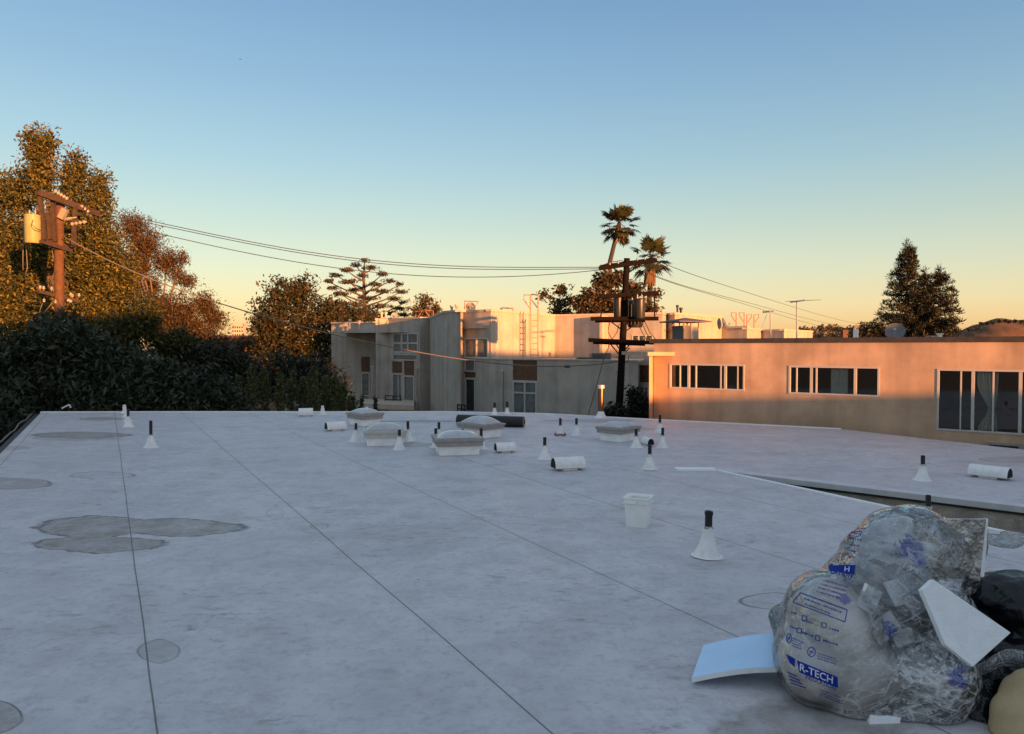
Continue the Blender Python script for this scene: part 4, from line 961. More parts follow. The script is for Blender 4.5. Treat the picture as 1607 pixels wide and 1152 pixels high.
tree('ficus_tree', 'tall golden lit ficus with several upright spires behind the transformer pole', 'tree',
     [(62, 275, 20, 42, 31), (46, 215, 6, 14, 31), (56, 228, 11, 22, 31), (76, 222, 9, 18, 31), (70, 245, 16, 24, 31), (118, 300, 19, 38, 31), (120, 250, 8, 14, 31), (119, 268, 13, 20, 31), (150, 330, 19, 42, 31), (159, 276, 6, 11, 31), (155, 296, 11, 20, 31), (90, 375, 50, 42, 31), (140, 390, 50, 55, 31), (168, 425, 42, 50, 31), (95, 430, 60, 60, 32), (60, 400, 38, 60, 32), (175, 470, 38, 45, 31), (110, 490, 70, 45, 31), (35, 300, 14, 40, 32), (90, 560, 70, 70, 31)],
     .135, 2600, 40, .36, L_gold, 1, trunk=(100, 31), limbs=30)
tree('ficus_tree', 'rounded olive gold ficus at the left edge beside the taller one', 'tree',
     [(-5, 335, 38, 60, 33), (8, 300, 20, 30, 33), (15, 410, 48, 60, 32), (-20, 420, 60, 90, 33), (30, 470, 48, 55, 31), (0, 520, 70, 60, 32)],
     .135, 1200, 40, .38, L_gold, 2, trunk=(0, 32), limbs=12)
tree('eucalyptus_tree', 'open russet eucalyptus with pale branches right of the golden ficus', 'tree',
     [(208, 355, 32, 28, 44), (228, 385, 41, 33, 44), (215, 415, 33, 33, 44), (262, 412, 31, 23, 44), (285, 405, 13, 11, 44), (240, 450, 23, 18, 45), (276, 432, 16, 10, 44), (293, 441, 19, 13, 45), (250, 480, 46, 26, 44), (285, 490, 39, 28, 44), (318, 478, 28, 23, 45), (335, 500, 23, 26, 45), (300, 515, 46, 23, 44), (250, 510, 52, 31, 44), (205, 450, 26, 36, 44)],
     .13, 1700, 36, .36, L_red, 3, trunk=(250, 44), tm=M_barkpale, limbs=60, aspect=.35, tr=.13, shell=.1)
tree('shrub_tree', 'olive green tree below the russet eucalyptus, gold at its right edge', 'tree',
     [(205, 520, 40, 38, 29), (230, 490, 22, 24, 29), (262, 545, 28, 24, 30), (285, 540, 20, 26, 30), (180, 540, 40, 40, 29)], .13, 520, 30, .3, L_olive, 4, limbs=8)
# hedge of broad leaved trees close behind the far edge
hedge = [
 ('dark broad leaved tree at the left end of the hedge, over the gutter', [(-30, 590, 60, 70, 24), (20, 580, 45, 50, 23.5), (30, 640, 50, 60, 23), (-20, 660, 60, 60, 21), (-35, 690, 40, 50, 19)], 5),
 ('dark broad leaved tree hiding the foot of the transformer pole', [(70, 560, 48, 50, 23.5), (115, 555, 45, 46, 23.5), (75, 625, 55, 50, 23), (130, 620, 50, 50, 23), (72, 512, 16, 12, 25), (112, 510, 16, 13, 25)], 6),
 ('dark broad leaved tree behind the file of white cones', [(165, 570, 40, 42, 23.5), (205, 590, 42, 40, 23.5), (180, 635, 55, 42, 23), (235, 630, 45, 40, 23)], 7),
 ('dark broad leaved tree left of the spiky junipers, lowest of the hedge', [(262, 605, 36, 34, 23.5), (300, 612, 34, 32, 23.5), (285, 645, 50, 34, 23), (335, 630, 30, 34, 23.5), (355, 645, 30, 30, 23.5)], 8)]
for lab, L, sd in hedge:
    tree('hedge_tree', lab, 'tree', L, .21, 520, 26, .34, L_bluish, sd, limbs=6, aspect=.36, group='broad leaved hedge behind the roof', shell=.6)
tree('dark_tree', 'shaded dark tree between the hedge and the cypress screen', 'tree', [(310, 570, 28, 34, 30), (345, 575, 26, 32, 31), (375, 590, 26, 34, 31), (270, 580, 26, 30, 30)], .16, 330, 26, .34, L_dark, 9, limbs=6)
tree('russet_tree', 'low russet lit treetops in front of the distant tower', 'tree', [(320, 528, 28, 16, 60), (345, 545, 26, 22, 60), (395, 540, 24, 16, 60), (372, 552, 26, 16, 60)], .2, 260, 24, .4, L_red, 10, limbs=12, shell=.4)
# junipers
for i, (x, yt, hw) in enumerate([(372, 590, 12), (392, 572, 11), (412, 578, 13), (438, 584, 13), (458, 576, 12), (474, 592, 12), (490, 576, 11), (508, 590, 13), (521, 592, 9), (534, 604, 11), (551, 622, 10)]):
    names = ['leftmost', 'second', 'third', 'fourth', 'fifth', 'sixth', 'seventh', 'eighth', 'ninth', 'tenth', 'rightmost']
    lab = f'{names[i]} spiky juniper ' + ('of the row behind the roof, counted from the left' if i not in (0, 10) else ('of the row, next to the dark hedge' if i == 0 else 'of the row, shortest, before the grey building'))
    Yj = 24.5 + (i % 3) * .8; k = Yj / FOC; r = np.random.default_rng(40 + i); base = D(x, 660, Yj); topz = D(x, yt, Yj).z
    t = thing('juniper', lab, 'juniper', (base.x, base.y, GZ), 0, 'row of junipers behind the roof')
    cen = []; n = 3000
    h = topz - base.z + 1.0
    for s_ in range(34):    # upswept sprays
        f = r.random() ** .8; z0 = base.z - 1 + h * f * .9; ang = r.random() * 6.28; rad = hw * k * (1 - f) * 1.9 * (.5 + .8 * r.random()) + .03
        tipz = min(topz, z0 + .35 + .4 * r.random()); q_ = r.random((90, 1))
        a_ = np.array([base.x, base.y, z0]); b_ = np.array([base.x + rad * math.cos(ang) + .08, base.y + rad * math.sin(ang) * .8, tipz])
        cen.append(a_ + (b_ - a_) * q_ + r.normal(size=(90, 3)) * .075 * (1.15 - q_))
    q_ = r.random((500, 1)); lean = r.uniform(-.25, .35)
    cen.append(np.array([base.x, base.y, base.z - 1]) + np.array([lean * .6, 0, h]) * q_ + r.normal(size=(500, 3)) * np.array([1, 1, .3]) * (.26 * hw / 12 * (1.03 - q_)))
    leaves('crown', np.concatenate(cen), .085, L_jun, t, .45, seed=50 + i)
    mb = MB(); mb.tube([(base.x, base.y, GZ), (base.x, base.y, topz - .6)], [.1, .03], 7); mb.build('trunk', M_bark, t)
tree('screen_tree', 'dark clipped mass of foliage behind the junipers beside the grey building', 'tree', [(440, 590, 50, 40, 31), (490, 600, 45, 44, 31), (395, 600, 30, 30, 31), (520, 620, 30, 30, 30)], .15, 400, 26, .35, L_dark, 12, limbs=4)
tree('round_tree', 'large dark olive tree with russet top left of the grey building', 'tree',
     [(450, 465, 36, 26, 48), (478, 450, 20, 16, 48), (420, 500, 26, 28, 48), (445, 520, 45, 40, 47), (500, 500, 48, 34, 48), (540, 498, 36, 22, 50), (570, 500, 28, 16, 52), (490, 560, 50, 50, 48), (430, 570, 36, 50, 47), (560, 530, 40, 35, 52)],
     .22, 1000, 30, .5, leafmat('leaf_round', (.03, .036, .012), (.10, .06, .022), .2), 13, trunk=(470, 48), limbs=26)
# cedar with flat layers
cy = 62
lay = [(572, 409, 9, 3), (558, 416, 10, 3), (584, 420, 14, 3.5), (545, 424, 14, 3.5), (528, 432, 16, 3.5), (600, 430, 14, 3.5), (568, 432, 12, 3), (515, 441, 12, 3), (548, 442, 18, 4), (610, 441, 12, 3), (588, 446, 14, 3.5), (628, 446, 8, 3), (555, 455, 18, 3.5), (600, 457, 16, 3.5), (628, 458, 14, 3.5), (535, 461, 16, 4), (580, 468, 18, 4), (618, 469, 16, 3.5), (636, 474, 9, 3), (560, 478, 16, 4), (598, 480, 18, 4), (626, 484, 14, 3.5), (540, 476, 14, 4), (612, 492, 18, 4), (582, 492, 16, 4), (632, 494, 12, 4), (522, 452, 12, 3.5)]
b = XY(572, cy); t = thing('cedar_tree', 'umbrella shaped cedar with flat open branch layers above the grey building', 'tree', (b.x, b.y, GZ))
lb = plobes([(x, y, rx * .95, ry * .8, cy + ((i * 7) % 5 - 2) * .7, rx * .8) for i, (x, y, rx, ry) in enumerate(lay)])
P_, cc = clumps(lb, 520, 20, .26, 14, .2, .5); leaves('crown', P_, .17, leafmat('leaf_cedar', (.06, .05, .03), (.11, .06, .03), .15), t, .4, seed=14)
mb = MB(); tpt = [Vector((b.x, b.y, GZ)), D(573, 500, cy), D(571, 450, cy), D(572, 408, cy)]; mb.tube(tpt, [.3, .2, .13, .03], 8)
for (c, r_) in lb:
    c = Vector(c); z = c.z - .5 - abs(c.x - b.x) * .28; st_ = Vector((b.x, b.y, max(z, D(572, 505, cy).z)))
    mb.tube([st_, st_.lerp(c, .55) + Vector((0, 0, -.12)), c - Vector((0, 0, .05))], [.09, .06, .03], 5)
mb.build('trunk', M_bark, t, smooth=True)
tree('russet_tree', 'small russet tree right of the cedar above the grey block', 'tree', [(665, 474, 14, 14, 58), (655, 490, 18, 12, 58), (682, 486, 12, 14, 58), (668, 497, 26, 10, 58)], .2, 130, 20, .35, L_red, 15, limbs=20, shell=.3, tr=.1)
L_mag = leafmat('leaf_magnolia', (.05, .045, .02), (.11, .06, .03), .15)
tree('sparse_tree', 'sparse dark tree right of the roof ladder', 'tree', [(855, 462, 11, 7, 52), (880, 455, 12, 12, 52), (876, 480, 14, 14, 52), (898, 472, 10, 12, 52), (890, 490, 16, 8, 52), (868, 492, 10, 6, 52)], .26, 75, 16, .32, L_mag, 16, limbs=30, shell=.2, tr=.1, trunk=(880, 52))
tree('magnolia_tree', 'broad russet leaved tree behind the dark utility pole', 'tree',
     [(945, 445, 20, 16, 50), (968, 438, 16, 18, 50), (930, 468, 22, 20, 50), (960, 475, 30, 22, 50), (995, 458, 18, 18, 50), (1000, 485, 30, 18, 50), (1030, 462, 8, 10, 50), (1025, 488, 12, 9, 50), (912, 480, 14, 16, 50), (940, 492, 36, 12, 50)], .26, 420, 18, .36, leafmat('leaf_magnolia_lit', (.035, .03, .012), (.13, .07, .025), .15), 17, limbs=40, shell=.3, trunk=(965, 50), tr=.14)
tree('shrub', 'dark shrub at the foot of the dark utility pole', 'shrub', [(958, 648, 14, 14, 22.5), (1000, 640, 22, 20, 22.5), (995, 622, 12, 12, 22.5), (1012, 648, 12, 22, 22.5), (980, 655, 24, 16, 22.5)], .10, 260, 22, .16, L_dark, 18, limbs=14, shell=.4, tr=.05, trunk=(1000, 22.5))
# pines
def pine(label, tx, top, Y, prof, seed, ncl):
    r = np.random.default_rng(seed); b = XY(tx, Y); k = Y / FOC
    t = thing('pine_tree', label, 'pine', (b.x, b.y, GZ), 0, 'dark pines on the right'); cs = []; mb = MB()
    mb.tube([(b.x, b.y, GZ), D(tx, top, Y)], [.35, .03], 8)
    y = top + 10
    while y < 552:
        nb = 11
        for i in range(nb):
            a_ = r.random() * 6.283; cx_ = math.cos(a_); lw = np.interp(y, [p_[0] for p_ in prof], [p_[1] for p_ in prof]); rw = np.interp(y, [p_[0] for p_ in prof], [p_[2] for p_ in prof])
            Lb = (rw if cx_ > 0 else lw) * k * r.uniform(.55, 1.12); z0 = D(tx, y, Y).z; zr = r.uniform(.05, .5)
            nc = max(1, int(Lb / .55)); tip = None
            for j in range(nc):
                q_ = (j + 1) / nc * (.92 + .08 * r.random()); c = np.array([b.x + cx_ * Lb * q_ + r.normal() * .08, b.y + math.sin(a_) * Lb * q_, z0 + zr * Lb * .5 * q_ * q_ - .25 * q_ + r.normal() * .07]); cs.append(c); tip = c
            mb.tube([(b.x, b.y, z0 - .1), tuple((np.array([b.x, b.y, z0 - .2]) + tip) / 2), tuple(tip)], [.06, .04, .015], 4)
        y += r.uniform(5.5, 9.5)
    cs = np.array(cs); cs = np.concatenate([cs, np.array([[D(tx, top + q_, Y).x, b.y, D(tx, top + q_, Y).z] for q_ in (1, 7, 13)])])
    n = 30; d = r.normal(size=(len(cs) * n, 3)); d[:, 2] = np.abs(d[:, 2]) * 1.1 - .2; d /= np.linalg.norm(d, axis=1)[:, None]
    P_ = np.repeat(cs, n, 0) + d * (.12 + .30 * r.random((len(d), 1))) * np.array([1, 1, 1.15]); a = d + r.normal(size=d.shape) * .3; a[:, 2] += .3; a /= np.linalg.norm(a, axis=1)[:, None]
    b_ = np.cross(a, r.normal(size=a.shape)); b_ /= np.linalg.norm(b_, axis=1)[:, None]
    s = .42; V_ = np.stack([P_ - a * s * .5, P_ + b_ * .035, P_ + a * s * .5, P_ - b_ * .035], 1)
    quads('crown', V_, L_pine, t, r.random(len(V_))); mb.build('trunk', M_bark, t, smooth=True)
pine('tallest pine with ragged pointed top on the right', 1424, 382, 66, [(380, 1, 1), (398, 10, 7), (410, 15, 9), (430, 24, 12), (450, 28, 18), (470, 32, 30), (490, 40, 32), (520, 44, 34), (545, 46, 34)], 21, 560)
pine('small middle pine top between the two larger pines', 1451, 425, 69, [(424, 1, 1), (436, 8, 7), (460, 14, 10), (500, 16, 14), (545, 18, 16)], 22, 150)
pine('shorter pine to the right of the tallest one', 1474, 422, 65, [(420, 1, 1), (436, 10, 8), (455, 14, 20), (480, 18, 26), (505, 26, 38), (520, 34, 46), (545, 40, 48)], 23, 420)
tree('shrub', 'low rounded tree left of the pines behind the white topped pipe', 'tree', [(1356, 520, 14, 9, 50), (1374, 518, 12, 9, 50), (1385, 524, 12, 9, 50), (1345, 526, 12, 7, 50)], .2, 120, 22, .35, L_pine, 24, limbs=8)
# treetops on the far hill: too many to count
P_, cc = clumps(plobes([(1262 + i * 11 + (i * 37) % 7, 519 - 7 * math.sin(i * .55) ** 2 + (i * 13) % 4, 8, 3.5, 560) for i in range(9)] + [(1300, 527, 60, 5, 540)]), 150, 22, 2.0, 31, .3)
o = leaves('distant_trees', P_, 1.7, leafmat('leaf_far', (.07, .06, .035), (.12, .09, .05), .1), None, .7, seed=31); tag(o, 'far dark treetops along the low hill', 'trees', kind='stuff')
P_, cc = clumps(plobes([(1540 + i * 9, 508 - 5 * math.sin(i * .35) + (i * 7) % 3, 4, 1.6, 470) for i in range(8)]), 60, 16, .9, 32, .3)
o = leaves('hill_scrub', P_, 1.0, L_dark, None, .7, seed=32); tag(o, 'scattered scrub along the brown hill crest', 'scrub', kind='stuff')
# palms
def palm(label, cx_, cy_, Y, rad, base, skirt, seed, nf=48, blade=1.0):
    r = random.Random(seed); k = Y / FOC; c = D(cx_, cy_, Y); b = D(base[0], base[1], Y)
    t = thing('palm_tree', label, 'palm', (b.x, b.y, GZ), 0, 'tall fan palms'); mb = MB()
    mb.tube([(b.x, b.y, GZ), b, b.lerp(c, .6), c], [.24, .18, .16, .16], 9); mb.build('trunk', mat('palm_bark', (.05, .037, .03), .9, var=.3, vscale=8), t, smooth=True)
    V_ = []; va = []
    def fan(o_, d, Lp, Lb, dead=False):
        side = d.cross(Vector((0, 0, 1))).normalized(); up = side.cross(d).normalized(); h = o_ + d * Lp; h.z -= Lp * Lp * .05
        V_.append([o_ - side * .025, o_ + side * .025, h + side * .018, h - side * .018]); va.append(.9)
        nb = 17
        for i in range(nb):
            a_ = (i / (nb - 1) - .5) * 4.3; dr = d * math.cos(a_) + side * math.sin(a_); ln = Lb * (.72 + .28 * math.cos(a_ * .7)) * r.uniform(.85, 1.1)
            m_ = h + dr * ln * .62 - Vector((0, 0, ln * .08)) + up * r.uniform(-.03, .03); e_ = h + dr * ln - Vector((0, 0, ln * r.uniform(.05, .34))); w_ = .062
            n_ = dr.cross(up).normalized()
            V_.append([h - n_ * .012, m_ - n_ * w_, m_ + n_ * w_, h + n_ * .012]); V_.append([m_ - n_ * w_, e_ - n_ * .006, e_ + n_ * .006, m_ + n_ * w_]); va.extend([r.random() * .6] * 2)
    for i in range(nf):
        el_ = math.asin(r.uniform(-.85, .99)); az = i * 2.399 + r.uniform(-.2, .2); d = Vector((math.cos(az) * math.cos(el_), math.sin(az) * math.cos(el_), math.sin(el_)))
        fan(c.copy(), d, rad * k * r.uniform(.52, .78), blade * rad * k * .40)
    quads('crown', np.array([[tuple(q_) for q_ in v] for v in V_]), leafmat('palm_leaf', (.05, .055, .02), (.14, .09, .03), .2), t, np.array(va))
    V_ = []; va = []
    for i in range(skirt[2]):
        az = r.random() * 6.28; s0 = c + Vector((0, 0, -.1 - r.random() * .3)); q_ = D(skirt[0] + r.uniform(-1, 1) * 9, skirt[1] - r.random() * 14, Y)
        e_ = Vector((q_.x, c.y + math.sin(az) * .35, q_.z)); m_ = s0.lerp(e_, .5) + Vector((math.cos(az), math.sin(az), 0)) * .18; n_ = Vector((math.sin(az), -math.cos(az), 0)) * .07
        V_.append([s0 - n_ * .3, m_ - n_, m_ + n_, s0 + n_ * .3]); V_.append([m_ - n_, e_ - n_ * .2, e_ + n_ * .2, m_ + n_]); va += [r.random()] * 2
    quads('dead_skirt', np.array([[tuple(q_) for q_ in v] for v in V_]), leafmat('palm_dead', (.10, .05, .025), (.19, .095, .04), .1), t, np.array(va))
palm('taller fan palm with thin leaning trunk above the dark utility pole', 972, 350, 58, 33, (957, 412), (972, 383, 60), 5)
palm('lower fan palm with drooping fronds right of the dark utility pole', 1022, 405, 52, 38, (1019, 470), (1019, 452, 130), 6, nf=32, blade=1.15)
# young plants growing at the foot of the grey wall
for i, (x, y0, y1) in enumerate([(566, 622, 648), (588, 625, 650)]):
    P_ = np.concatenate([np.array(D(x + q_ * 3 * math.sin(i + q_ * 2), y1 + (y0 - y1) * q_, 24))[None] + rng.normal(size=(16, 3)) * .035 for q_ in np.linspace(0, 1, 14)])
    b = D(x, y1, 24); t = thing('young_juniper', ['thin upright sprig left of the farthest skylight dome tip', 'thin upright sprig right of the farthest skylight dome tip'][i], 'juniper', (b.x, b.y, GZ))
    leaves('crown', P_, .09, L_dark, t, .4, seed=70 + i); mb = MB(); mb.tube([(b.x, b.y, GZ), D(x, y0 + 4, 24)], [.03, .01], 5); mb.build('trunk', M_bark, t)

# ================================================================ FAR BUILDINGS LEFT
def block(name, label, x0, x1, y0, Y, dep, m, rows=0, cols=0):
    a_ = XY(x0, Y); b_ = XY(x1, Y); z = zt(y0, Y); t = thing(name, label, 'building', (a_.x, Y, GZ)); mb = MB(); W_ = b_.x - a_.x
    mb.box(0, W_, 0, dep, 0, z - GZ); mb.build('wall', m, t, local=True)
    mb = MB(); mb.box(-.3, W_ + .3, -.3, dep + .3, z - GZ + .002, z - GZ + .3); mb.build('roof', m, t, local=True)
    for i in range(rows):
        mb = MB(); zz = (z - GZ) - (i + .7) * 3.2
        for j in range(cols): mb.box(W_ * (j + .2) / cols, W_ * (j + .8) / cols, -.06, .02, zz - 1.6, zz)
        mb.build('window_band', M_pane, t, local=True)
    return t
block('tower_block', 'pale distant tower standing above the treetops', 364, 382, 508, 620, 12, mat('tower_paint', (.46, .42, .37), .8, var=.1), 6, 5)
block('low_building', 'long low dark roofed building behind the russet treetops', 308, 405, 531, 75, 8, mat('low_paint', (.18, .10, .07), .8, var=.2))
# white bent pipe beyond the edge
mb = MB(); tube_px(mb, [(97, 641, 20.5), (108, 635.5, 20.5), (110, 636, 20.5), (110.5, 640, 20.5)], .022); tag(mb.build('bent_pipe', M_white, smooth='auto'), 'thin white bent pipe sticking up beyond the left far edge', 'pipe')
b = D(377, 93, 120); mb = MB(); mb.quad(b, b + Vector((.12, 0, .05)), b + Vector((.22, .05, .02)), b + Vector((.12, .05, -.02))); mb.quad(b, b + Vector((-.12, 0, .06)), b + Vector((-.2, .05, .03)), b + Vector((-.1, .05, -.02))); mb.ball(b, (.05, .12, .04), 6, 4)
tag(mb.build('bird', M_black), 'tiny dark bird high in the sky above the left trees', 'bird')

# ================================================================ ADDED BLOCKS BEHIND THE CAMERA (unseen, heights set to cast the dusk shadow)
sd = Vector((-to_sun.x, -to_sun.y)).normalized(); pd_ = Vector((-sd.y, sd.x)) * -1   # along the light, and to its right
if pd_.x < 0: pd_ = -pd_
TE = math.tan(SUN_EL)
def caster(label, t0, t1, ref_a, ref_z, dist=22):
    h = ref_z + (ref_a + dist) * TE
    P = lambda tt, a: pd_ * tt + sd * a
    pl = [P(t0, -dist - 8), P(t1, -dist - 8), P(t1, -dist), P(t0, -dist)]
    t = thing('shadow_block', label, 'building', (pl[0].x, pl[0].y, GZ))
    pts_ = [tuple(p_) for p_ in pl]
    area = sum(pts_[i][0] * pts_[(i + 1) % 4][1] - pts_[(i + 1) % 4][0] * pts_[i][1] for i in range(4))
    if area < 0: pts_ = pts_[::-1]
    mb = MB(); mb.prism(pts_, GZ, h); mb.build('wall', M_stucco2, t)
caster('unseen tan block added behind the viewer, shades the foot of the orange wall', 12.6, 16.8, 13.25, .42)
caster('unseen taller block added at right behind the viewer, shades the grey facade', 16.8, 60, 27, 1.55)
caster('unseen tan block added at left behind the viewer, shades the roof and hedge', -60, 12.6, 34, 2.9)

# ================================================================ THE RUBBISH PILE
def plastic(name, tint, clear, prints=(), rough=.16, bump=1.0, sc_=1.0, glossy=.5):
    m = bpy.data.materials.new(name); m.use_nodes = True; t = m.node_tree; L = t.links; t.nodes.clear()
    o = N(t, 'ShaderNodeOutputMaterial'); tc = N(t, 'ShaderNodeTexCoord'); geo = N(t, 'ShaderNodeNewGeometry')
    def noise(s, det, rg=.6, vec=None, dist=0):
        n = N(t, 'ShaderNodeTexNoise'); n.inputs['Scale'].default_value = s; n.inputs['Detail'].default_value = det; n.inputs['Roughness'].default_value = rg; n.inputs['Distortion'].default_value = dist
        L.new(vec or tc.outputs['Object'], n.inputs['Vector']); return n
    def M(op, a, b=None):
        n = N(t, 'ShaderNodeMath', operation=op)
        for i, v in enumerate((a, b)):
            if v is None: continue
            if isinstance(v, (int, float)): n.inputs[i].default_value = v
            else: L.new(v, n.inputs[i])
        return n.outputs[0]
    def rg(v, a, b, c=0., d=1.):
        n = N(t, 'ShaderNodeMapRange'); n.inputs[1].default_value = a; n.inputs[2].default_value = b; n.inputs[3].default_value = c; n.inputs[4].default_value = d; L.new(v, n.inputs[0]); return n.outputs[0]
    mp = N(t, 'ShaderNodeMapping', vector_type='TEXTURE'); mp.inputs['Scale'].default_value = (.9, .9, .5); mp.inputs['Rotation'].default_value = (.4, R(25), 0); L.new(tc.outputs['Object'], mp.inputs[0])
    ridge = M('ABSOLUTE', M('SUBTRACT', noise(2.6 * sc_, 4, .5, mp.outputs[0], .6).outputs[0], .5))
    mp2 = N(t, 'ShaderNodeMapping', vector_type='TEXTURE'); mp2.inputs['Scale'].default_value = (.8, .35, .07); mp2.inputs['Rotation'].default_value = (0, R(-32), 0); L.new(tc.outputs['Object'], mp2.inputs[0])
    pull = M('ABSOLUTE', M('SUBTRACT', noise(1.5 * sc_, 3, .5, mp2.outputs[0], .2).outputs[0], .5))
    ridge2 = M('ABSOLUTE', M('SUBTRACT', noise(9 * sc_, 4, .5, None, .5).outputs[0], .5))
    vo = N(t, 'ShaderNodeTexVoronoi'); vo.inputs['Scale'].default_value = 8.5 * sc_; dn = noise(3, 3); dv = N(t, 'ShaderNodeVectorMath', operation='MULTIPLY_ADD'); dv.inputs[1].default_value = (.35, .35, .35)
    L.new(dn.outputs['Color'], dv.inputs[0]); L.new(mp.outputs[0], dv.inputs[2]); L.new(dv.outputs[0], vo.inputs['Vector'])
    vo2 = N(t, 'ShaderNodeTexVoronoi'); vo2.inputs['Scale'].default_value = 21 * sc_; L.new(dv.outputs[0], vo2.inputs['Vector'])
    sx_ = N(t, 'ShaderNodeSeparateXYZ'); L.new(tc.outputs['Object'], sx_.inputs[0]); side = rg(sx_.outputs[0], -.12, .06, .22, 1) if clear > .8 else 1.0
    facet = M('MULTIPLY', M('ADD', M('MULTIPLY', vo.outputs['Distance'], 1.3), M('MULTIPLY', vo2.outputs['Distance'], .45)), side)
    hgt = M('ADD', M('ADD', M('MULTIPLY', ridge, -2.0), M('MULTIPLY', pull, -1.3)), M('MULTIPLY', ridge2, -.25)); hgt = M('ADD', hgt, facet)
    crease_shine = M('MAXIMUM', rg(pull, .0, .022, 1, 0), M('MAXIMUM', rg(ridge, .0, .020, 1, 0), rg(ridge2, 0, .03, .8, 0)))  # white highlight streaks painted along the folds of the film
    crease_shine = M('MULTIPLY', crease_shine, rg(noise(2.5, 3).outputs[0], .38, .56))
    bp = N(t, 'ShaderNodeBump'); bp.inputs['Strength'].default_value = bump; bp.inputs['Distance'].default_value = .035; L.new(hgt, bp.inputs['Height'])
    df = N(t, 'ShaderNodeBsdfDiffuse'); tl = N(t, 'ShaderNodeBsdfTranslucent'); gl = N(t, 'ShaderNodeBsdfGlossy'); tr = N(t, 'ShaderNodeBsdfTransparent')
    gl.inputs['Roughness'].default_value = rough; tr.inputs[0].default_value = (.93, .94, .95, 1)
    col = N(t, 'ShaderNodeMix', data_type='RGBA'); col.inputs[6].default_value = tuple(tint) + (1,); col.inputs[7].default_value = tuple(c * .55 for c in tint) + (1,)
    L.new(noise(4, 5).outputs[0], col.inputs[0]); c_ = col.outputs[2]; mask = None
    for (p_, rad) in prints:
        v = N(t, 'ShaderNodeVectorMath', operation='DISTANCE'); v.inputs[1].default_value = tuple(p_); L.new(tc.outputs['Object'], v.inputs[0])
        k = rg(M('ADD', M('DIVIDE', v.outputs['Value'], rad), M('MULTIPLY', M('SUBTRACT', noise(11, 6, .75, None, 1.5).outputs[0], .5), 2.6)), .75, .95, 1, 0)
        mask = k if mask is None else M('MAXIMUM', mask, k)
    if mask is not None:
        mx = N(t, 'ShaderNodeMix', data_type='RGBA'); mx.inputs[7].default_value = (.02, .05, .34, 1); L.new(mask, mx.inputs[0]); L.new(c_, mx.inputs[6]); c_ = mx.outputs[2]
    if clear > 0 or tint[0] > .2:
        mc = N(t, 'ShaderNodeMix', data_type='RGBA'); mc.inputs[7].default_value = (.9, .9, .9, 1); L.new(crease_shine, mc.inputs[0]); L.new(c_, mc.inputs[6]); c_ = mc.outputs[2]
    L.new(c_, df.inputs[0]); L.new(c_, tl.inputs[0])
    for s in (df, gl, tl): L.new(bp.outputs[0], s.inputs['Normal'])
    m1 = N(t, 'ShaderNodeMixShader'); m1.inputs[0].default_value = .35; L.new(df.outputs[0], m1.inputs[1]); L.new(tl.outputs[0], m1.inputs[2])
    m2 = N(t, 'ShaderNodeMixShader'); op = rg(ridge, .0, .05, 1 - clear * .70, 1 - clear)      # folds are milkier than the taut film
    if clear > 0: op = M('MAXIMUM', op, M('MULTIPLY', crease_shine, .9))
    if mask is not None: op = M('MAXIMUM', op, M('MULTIPLY', mask, .8))
    L.new(op, m2.inputs[0]); L.new(tr.outputs[0], m2.inputs[1]); L.new(m1.outputs[0], m2.inputs[2])
    fz = N(t, 'ShaderNodeFresnel'); fz.inputs[0].default_value = 1.52; L.new(bp.outputs[0], fz.inputs['Normal'])
    m3 = N(t, 'ShaderNodeMixShader'); L.new(M('ADD', M('MULTIPLY', fz.outputs[0], glossy * 1.5), glossy * .04), m3.inputs[0]); L.new(m2.outputs[0], m3.inputs[1]); L.new(gl.outputs[0], m3.inputs[2])
    L.new(m3.outputs[0], o.inputs[0]); return m
